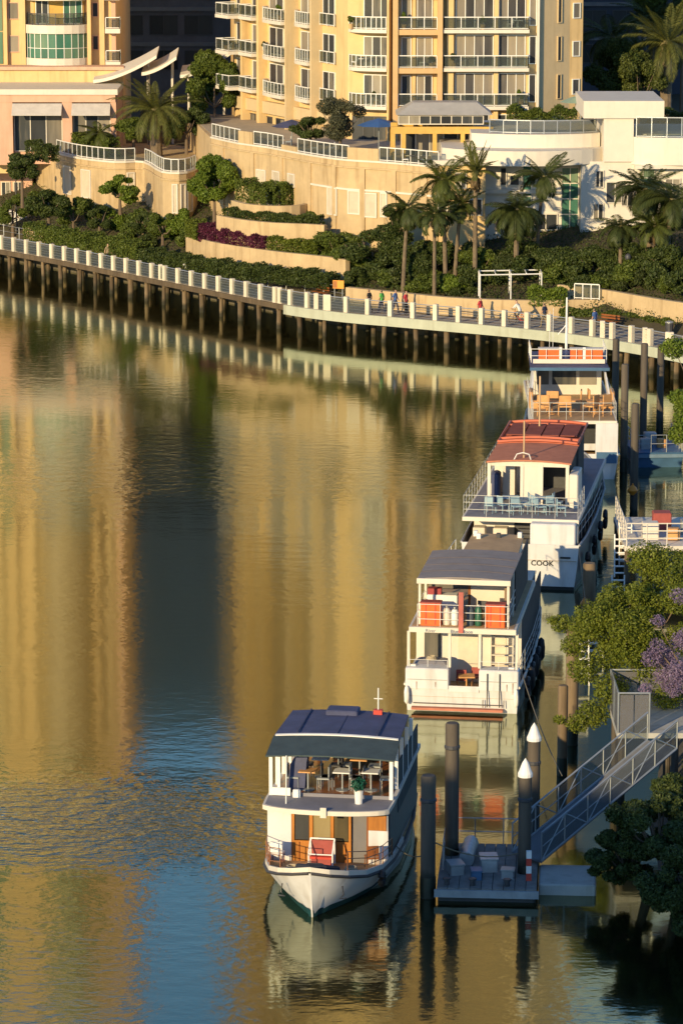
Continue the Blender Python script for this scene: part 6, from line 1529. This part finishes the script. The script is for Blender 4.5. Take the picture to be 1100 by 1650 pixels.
# ------------------------------------------------------------------ pontoon, gangway, platform
pn = empty('pontoon', tuple(at(800, 1410, z=0)), R(-4), 'low grey floating pontoon beside the nearest cruiser', 'pontoon')
c0 = at(705, 1432, z=.45); c1 = at(862, 1432, z=.45); w = c1.x - c0.x
inv = world_mat(pn).inverted(); a = inv @ c0
X0, Y0 = a.x, a.y
MB().bevbox(X0, X0+w, Y0, Y0+5.2, -.35, .42, .06).build('float', mat('dark_float', (.06,.06,.06), .8, .2), pn)
for i in range(9):
    MB().box(X0-.05+i*(w+.1)/9+.012, X0-.05+(i+1)*(w+.1)/9-.012, Y0-.05, Y0+5.25, .423, .49).build('deck_plank', mat('grey_pontoon_deck', (.19,.18,.165), .8, .25, 2, bump=.2, rnd=.15, stain=.4), pn)
MB().bevbox(X0+w+.1, X0+w+2.1, Y0+.9, Y0+3.2, -.3, .40, .05).build('landing_float', CONC, pn)
MB().box(X0-.12, X0+w+.12, Y0-.17, Y0-.055, .18, .44).build('fender_board', mat('pale_fender', (.30,.31,.31), .8, .2), pn)
for x in (X0+.3, X0+1.2, X0+2.4): MB().lathe((x, Y0+.3, .49), [(.09,0),(.09,.18),(.14,.2),(.14,.26)], 8).build('bollard', DARKM, pn)
# sloping deck hand rails
rail(pn, [(X0+.1,Y0+2.0,.49),(X0+.1,Y0+5.1,.49),(X0+w-.2,Y0+5.1,.49)], 1.0, GALV, 2, 1.2, .025, 'railing')
# stacked gear
for i, (x, y, sx, sy, sz, m_, lab) in enumerate(((.55,1.7,.5,.7,.35,GREYM,'grey gear box at the left of the pontoon'),(1.3,1.1,.35,.5,.3,BLUEP,'blue gear box at the front of the pontoon'),(1.7,2.2,.6,.8,.45,GALV,'large galvanised box in the middle of the pontoon'),(2.4,1.3,.45,.4,.28,GREYM,'small grey box beside the pontoon post'))):
    p = pn.matrix_basis; q = empty('gear_box', tuple(lp(pn, X0+x, Y0+y, .49)), random.uniform(-.3,.3), lab, 'box', 'gear boxes on the pontoon')
    MB().bevbox(-sx/2,sx/2,-sy/2,sy/2,0,sz,.03).build('box', m_, q); MB().box(-sx/2-.02,sx/2+.02,-sy/2-.02,sy/2+.02,sz+.003,sz+.05).build('lid', m_, q)
q = MB(); q.tube([(.9,2.6,.7),(.95,3.6,.75),(1.0,4.6,.72)], .28, 10); o = q.build('rolled_mat', GALV, None, smooth=True); o.matrix_world = world_mat(pn) @ Matrix.Translation((X0,Y0,0)); tag(o, 'pale rolled mat lying on the pontoon', 'roll')
rp = empty('safety_post', tuple(lp(pn, X0+w-.25, Y0+1.0, .49)), 0, 'red and white life saving post on the pontoon', 'safety post')
for i in range(4): MB().box(-.09,.09,-.07,.07,i*.27,(i+1)*.27-.003).build('panel', RED if i % 2 == 0 else WHITE, rp)
# gangway
g0, g1 = at(872, 1388, z=.7), at(1090, 1206, z=3.6)
gw = empty('gangway', tuple(g0), 0, 'galvanised truss gangway rising from the pontoon to the bank', 'gangway')
d = (g1-g0); n2 = Vector((-d.y, d.x, 0)).normalized()
MB().add([tuple(v) for v in (g0-n2*.0, g0+n2*1.5, g1+n2*1.5, g1, g0-n2*0-Vector((0,0,.08)), g0+n2*1.5-Vector((0,0,.08)), g1+n2*1.5-Vector((0,0,.08)), g1-Vector((0,0,.08)))], [(0,1,2,3),(7,6,5,4),(0,4,5,1),(1,5,6,2),(2,6,7,3),(3,7,4,0)]).build('walkway', mat('grey_walkway', (.15,.155,.17), .7, .2, 2), gw, world=True)
for s in (0, 1.5):
    o_ = n2*s; q = MB(); H = Vector((0,0,1.05)); K = 6
    q.tube([g0+o_+H, g1+o_+H], .035, 6); q.tube([g0+o_, g1+o_], .04, 6); q.tube([g0+o_+H*.5, g1+o_+H*.5], .02, 5)
    for i in range(K+1): c = g0+d*i/K+o_; q.tube([c, c+H], .03, 5)
    for i in range(K):
        c, e = g0+d*i/K+o_, g0+d*(i+1)/K+o_; q.tube([c, e+H] if i % 2 == 0 else [c+H, e], .025, 5)
    q.build('side_truss', GREYM, gw, world=True)
    a_, b_ = g0+o_+Vector((0,0,.06)), g1+o_+Vector((0,0,.06)); U = Vector((0,0,.9)); e_ = n2*.006
    MB().add([tuple(v) for v in (a_-e_, b_-e_, b_-e_+U, a_-e_+U, a_+e_, b_+e_, b_+e_+U, a_+e_+U)], [(0,1,2,3),(7,6,5,4),(0,4,5,1),(1,5,6,2),(2,6,7,3),(3,7,4,0)]).build('mesh_panel', clear_glass('fine_mesh', (.13,.13,.14), .72, .6), gw, world=True)
# platform with screens at the head of the gangway
pf = empty('landing_platform', tuple(at(1060, 1205, z=3.2)), 0, 'grey screened landing platform at the head of the gangway', 'platform')
pa = at(992, 1175, z=3.3); D0 = pa.y
MB().box(pa.x, pa.x+4.5, D0-.6, D0+3.2, 3.1, 3.3).build('deck', CONC, pf, world=True)
for dx in (.2, 2.2, 4.2):
    for dy in (-.3, 2.8): MB().tube([(pa.x+dx, D0+dy, -1), (pa.x+dx, D0+dy, 3.1)], .14, 8).build('leg', PILED, pf, world=True)
sc = MB().box(pa.x+.02, pa.x+.06, D0-.5, D0+3.1, 3.3, 4.75).build('side_screen', clear_glass('grey_screen', (.20,.19,.20), .55, .5), pf, world=True)
for i in range(4): MB().box(pa.x+.1+i*1.1, pa.x+1.1+i*1.1, D0+3.0, D0+3.04, 3.3, 4.75).build('back_screen', MATS['grey_screen'], pf, world=True)
for i in range(2): MB().box(pa.x+.1+i*.55, pa.x+.6+i*.55, D0-.52, D0-.48, 3.3, 4.75).build('front_screen', MATS['grey_screen'], pf, world=True)
q = MB()
for dx, dy in ((0.04,-.5),(.04,1.3),(.04,3.05),(1.2,3.05),(2.3,3.05),(3.4,3.05),(4.4,3.05),(1.2,-.5)): q.tube([(pa.x+dx,D0+dy,3.3),(pa.x+dx,D0+dy,4.85)], .04, 6)
q.tube([(pa.x+.04,D0-.5,4.82),(pa.x+.04,D0+3.05,4.82),(pa.x+4.4,D0+3.05,4.82)], .04, 6); q.tube([(pa.x+.04,D0-.5,4.82),(pa.x+1.2,D0-.5,4.82)], .04, 6); q.build('screen_frame', GREYM, pf, world=True)

# ------------------------------------------------------------------ wharf clutter on the right, behind the tree
wf = empty('timber_wharf', tuple(at(1070, 900, z=2)), 0, 'cream railed wharf landing with ladders above the leafy tree', 'wharf')
wa = at(1006, 880, z=2.2)
MB().box(wa.x, wa.x+8, wa.y, wa.y+7, 1.95, 2.2).build('deck', SOFTW, wf, world=True)
for dx in (.15, 1.6, 3.2):
    for dy in (.2, 3.5, 6.6): MB().tube([(wa.x+dx,wa.y+dy,-1.5),(wa.x+dx,wa.y+dy,1.95)], .13, 8).build('leg', PILET, wf, world=True)
rail(wf, [Vector(v) - wf.location for v in ((wa.x+.1,wa.y+6.8,2.2),(wa.x+.1,wa.y+.1,2.2),(wa.x+5,wa.y+.1,2.2))], 1.1, SOFTW, 3, .9, .04, 'railing')
for dx, dy, zz in ((-.45, .3, 1.0), (-.6, -.3, -.9), (.0,3.0,1.0)):
    q = MB(); x, y = wa.x+dx, wa.y+dy
    for s in (0,.6): q.tube([(x+s,y,zz-.4),(x+s,y+.15,zz+1.7)], .04, 5)
    for i in range(6): q.tube([(x,y+.02*i,zz-.2+i*.33),(x+.6,y+.02*i,zz-.2+i*.33)], .045, 5)
    q.build('ladder', WHITE, wf, world=True)
for dx, dy, s, m_ in ((1.0,1.5,.8,SOFTW),(2.2,1.2,.6,TANF),(1.7,3.5,.9,CUSHR),(3.0,2.6,.7,GREYM)): MB().bevbox(wa.x+dx,wa.x+dx+s,wa.y+dy,wa.y+dy+s,2.2,2.2+s,.04).build('deck_housing', m_, wf, world=True)
for i, (px, py) in enumerate(((958,1018),(935,1055))):
    p = at(px, py, z=1.4); t = empty('landing_ladder', tuple(p), R(8), ['white slatted ladder beside the ferry, above the leaves','white slatted ladder lower down among the leaves'][i], 'ladder', 'white ladders by the tree'); q = MB()
    for x in (-.4,.4): MB().tube([(x,0,-1.4),(x,.3,.9)], .04, 5).build('stile', WHITE, t)
    for k in range(6): MB().box(-.4,.4,-.08+.05*k,.06+.05*k,-.9+.33*k,-.82+.33*k).build('rung', WHITE, t)
# old timber boat with bowsprit at the right edge
ob = empty('timber_schooner', tuple(at(1145, 800, z=0)), R(-35), 'timber boat bow with pale bowsprit at the right edge', 'boat', 'boats moored in line')
sto = [(0,-1.2,.04,2.6,.02),(1,.2,.9,2.3,.4),(2.5,2.2,1.5,2.0,1.0),(5,5,1.9,1.8,1.6),(9,9,1.9,1.8,1.7),(12,12,1.5,2.0,1.2)]
make_hull(ob, sto, mat('varnished_hull', (.30,.16,.07), .5, .2, 2, stain=.3), TEAL, (-.1,.3), TANF); deck_plate(ob, sto, TANDECK, -.05, .05)
q = MB(); q.tube([(.1,1.5,2.7),(0,-4.6,4.3)], .13, 8, .07); q.build('bowsprit', mat('pale_spar', (.58,.42,.26), .6, .15, 3), ob)
q = MB(); q.tube([(0,4,1.9),(0,4.1,10)], .14, 8, .08); q.build('mast', MATS['pale_spar'], ob)
q = MB(); q.tube([(0,-4.5,4.35),(0,4.05,9.3)], .02, 4); q.tube([(-.9,.4,2.6),(0,-4.2,4.2)], .02, 4); q.build('rigging', DARKM, ob)
rail(ob, [(-.5,-.2,2.55),(-1.5,2.2,2.05),(-1.9,5,1.85)], .8, WHITE, 2, 1.0, .03)
# blue barge between piles
bb = empty('blue_barge', tuple(at(1056, 748, z=0)), R(4), 'small blue work barge moored near the boardwalk at right', 'boat')
MB().loft([[(-1.3,-.9,-.3),(1.3,-.9,-.3),(1.3,3,-.3),(-1.3,3,-.3)],[(-1.45,-1.1,.9),(1.45,-1.1,.9),(1.45,3.1,.9),(-1.45,3.1,.9)]], True, True).build('hull', BLUEP, bb)
MB().box(-1.5,1.5,-1.15,-1.05,.6,.8).build('rubbing_strake', mat('pale_blue_strake', (.14,.22,.30), .6), bb)
rail(bb, [(-1.35,2.9,.9),(-1.35,-1.0,.9),(1.35,-1.0,.9),(1.35,2.9,.9)], 1.0, GREYM, 2, .9, .03)
for i, (x, y, s, m_) in enumerate(((-.6,.2,.6,GREYM),(.4,.6,.5,TANF),(-.1,1.6,.7,GALV))): MB().bevbox(x-s/2,x+s/2,y-s/2,y+s/2,.903,.9+s,.03).build('deck_gear', m_, bb)

# ------------------------------------------------------------------ trees of the right bank
def limb_tree(c, D, R3, key, n, leaf, label, root, blobs=22, extra=None):
    t = empty('tree', root, 0, label, 'tree', 'right bank trees'); cc = at(*c, Y=D) - Vector(root); g = np.random.default_rng(int(c[0]))
    MB().tube([(0,0,-.5), tuple(cc*.35+Vector((0,0,.4))), tuple(cc*.8)], .2, 8, .1).build('trunk', BARK, t)
    bl = [(a+cc.x,b+cc.y,q+cc.z,d,e,f) for a,b,q,d,e,f in blob_cluster(*R3, blobs, g, .33 if blobs < 40 else .21)]
    if extra:
        for px, py, DD, r in extra: p = at(px, py, Y=DD) - Vector(root); bl.append((p.x,p.y,p.z,r,r,r*.8))
    for b in bl[::2]: 
        s0 = cc*.7; e = Vector(b[:3]); MB().tube([s0, (s0+e)/2 + Vector((0,0,-.2)), e], .06, 5, .015).build('limb', BARK, t)
    C, d = crown_points(n, bl, g, .35); link('crown', quads_mesh('crown', leaves(C, leaf, .3, .5, d, g)), t, LF[key]); return t
LF['jac'] = leaf_mat('jacaranda_flower_muted', (.15,.10,.17), (.36,.27,.40), .4)
LF['tree_r'] = leaf_mat('leaf_sunny_green', (.070,.098,.009), (.22,.245,.028))
limb_tree((1010,1010), 128, (2.0,1.8,2.3), 'tree_r', 60000, .055, 'leafy green tree leaning over the water beside the ferry', (13.5,130,2.8), 24, [(905,1005,130,.5),(925,1040,129,.6),(955,1150,127,.7),(930,1165,127,.5),(1080,920,130,1.2),(1045,900,130,.9),(985,1110,127,.8),(940,1080,128,.7),(1095,965,127.5,.8),(1098,1030,127.5,.8),(1075,1120,127,.7),(1040,1080,127.5,.8),(890,1000,130,.25),(900,1160,127,.25)])
limb_tree((1095,1060), 124.5, (1.3,1.3,1.7), 'jac', 11000, .045, 'jacaranda with mauve flowers at the right edge', (14.2,125,3), 18, [(1050,1060,124.5,.45),(1040,1110,124,.3),(1060,1000,125,.3),(1095,960,125,.4),(1085,1110,124,.4)])
limb_tree((1118,660), 165, (1.1,1.5,2.4), 'bright', 16000, .07, 'green foliage at the right edge beside the boardwalk end', (21.5,166,3), 14, [(1085,560,166,.7),(1092,640,166,.5),(1095,700,166,.6)])
for i, (px, py, D, r3, lab) in enumerate(((1000,1385,113.5,(1.4,1.5,1.2),'ragged dark mangrove over the water nearest the pontoon'),(1050,1345,113,(1.9,2.2,1.7),'dense dark mangrove in shade below the gangway'),(1105,1440,109,(1.9,2.4,1.9),'dark mangrove at the lower right edge'),(1100,1290,116,(1.5,1.6,1.5),'dark shrubby mangrove beside the gangway head'))):
    c = at(px, py, Y=D); root = (c.x+1.0, D, max(.2, c.z-r3[2]-.6)); limb_tree((px,py), D, r3, 'dark', 36000, .06, lab, root, 46)

# ------------------------------------------------------------------ mooring lines
def rope(a, b, sag, label):
    a, b = Vector(a), Vector(b); pts = [a+(b-a)*u + Vector((0,0,-sag*4*u*(1-u))) for u in [i/8 for i in range(9)]]
    o = MB().tube(pts, .022, 5).build('mooring_line', mat('rope', (.18,.15,.10), .9, .2)); tag(o, label, 'rope', 'mooring lines')
p1, p2 = at(689, 1446, z=0), at(844, 1428, z=0)
rope(lp(b1, 2.1, 5, 1.1), p1 + Vector((0,0,1.6)), .25, 'slack rope from the nearest cruiser to the left mooring pile')
rope(p1 + Vector((.2,0,2.0)), p2 + Vector((-.2,0,1.2)), .3, 'slack rope between the left pile and the capped pile')
rope(lp(b2, 2.4, 1, 1.6), at(905, 1250, z=1.8), .3, 'slack rope from the white ferry to the thin pile')
rope(lp(b3, 2.8, .2, 2.2), at(948, 1000, z=2.0), .2, 'rope from the COOK transom to the pile with orange float')

# unseen block added behind the camera to throw shade over pontoon and mangroves
SD = Vector((math.sin(SUN_AZ), math.cos(SUN_AZ)))
pc = Vector((9.6, 112.4)) - SD*95; pr = Vector((SD.y, -SD.x))
wh = empty('unseen_shade_block', (pc.x, pc.y, 0), 0, 'plain brick block added out of view to shade the pontoon', 'shade block')
BR = mat('shade_block_brick', (.30,.14,.09), .9, .2, 2)
ztop = 3.5 + (95-9)*math.tan(SUN_EL)
MB().obox(pc, pr, SD, 7.6, 9, -1, ztop).build('wall', BR, wh, world=True)
MB().obox(pc, pr, SD, 7.75, 9.2, ztop+.003, ztop+.3).build('parapet', CONC, wh, world=True)
ws = Seg(pc - pr*7.6 - SD*9.0, pc + pr*7.6 - SD*9.0)

# rough grass along the top of the right bank
g_ = np.random.default_rng(5); n = 40000
yy = g_.uniform(95, 212, n); sx_ = np.interp(yy, [p.y for p in sv if p.y < 213.9], [p.x for p in sv if p.y < 213.9]); off_ = g_.uniform(1.0, 14, n)
zz = np.interp(off_, [1.2, 2.4, 3.4, 12, 14], [1.0, 2.2, 3.0, 3.6, 3.64])
C = np.stack([sx_ + off_, yy, zz + g_.uniform(0, .25, n)], 1)
tag(link('bank_grass', quads_mesh('bank_grass', leaves(C, .14, .5, .35, None, g_)), None, LF['mid']), 'rough grass along the top of the right bank', 'grass', kind='stuff')
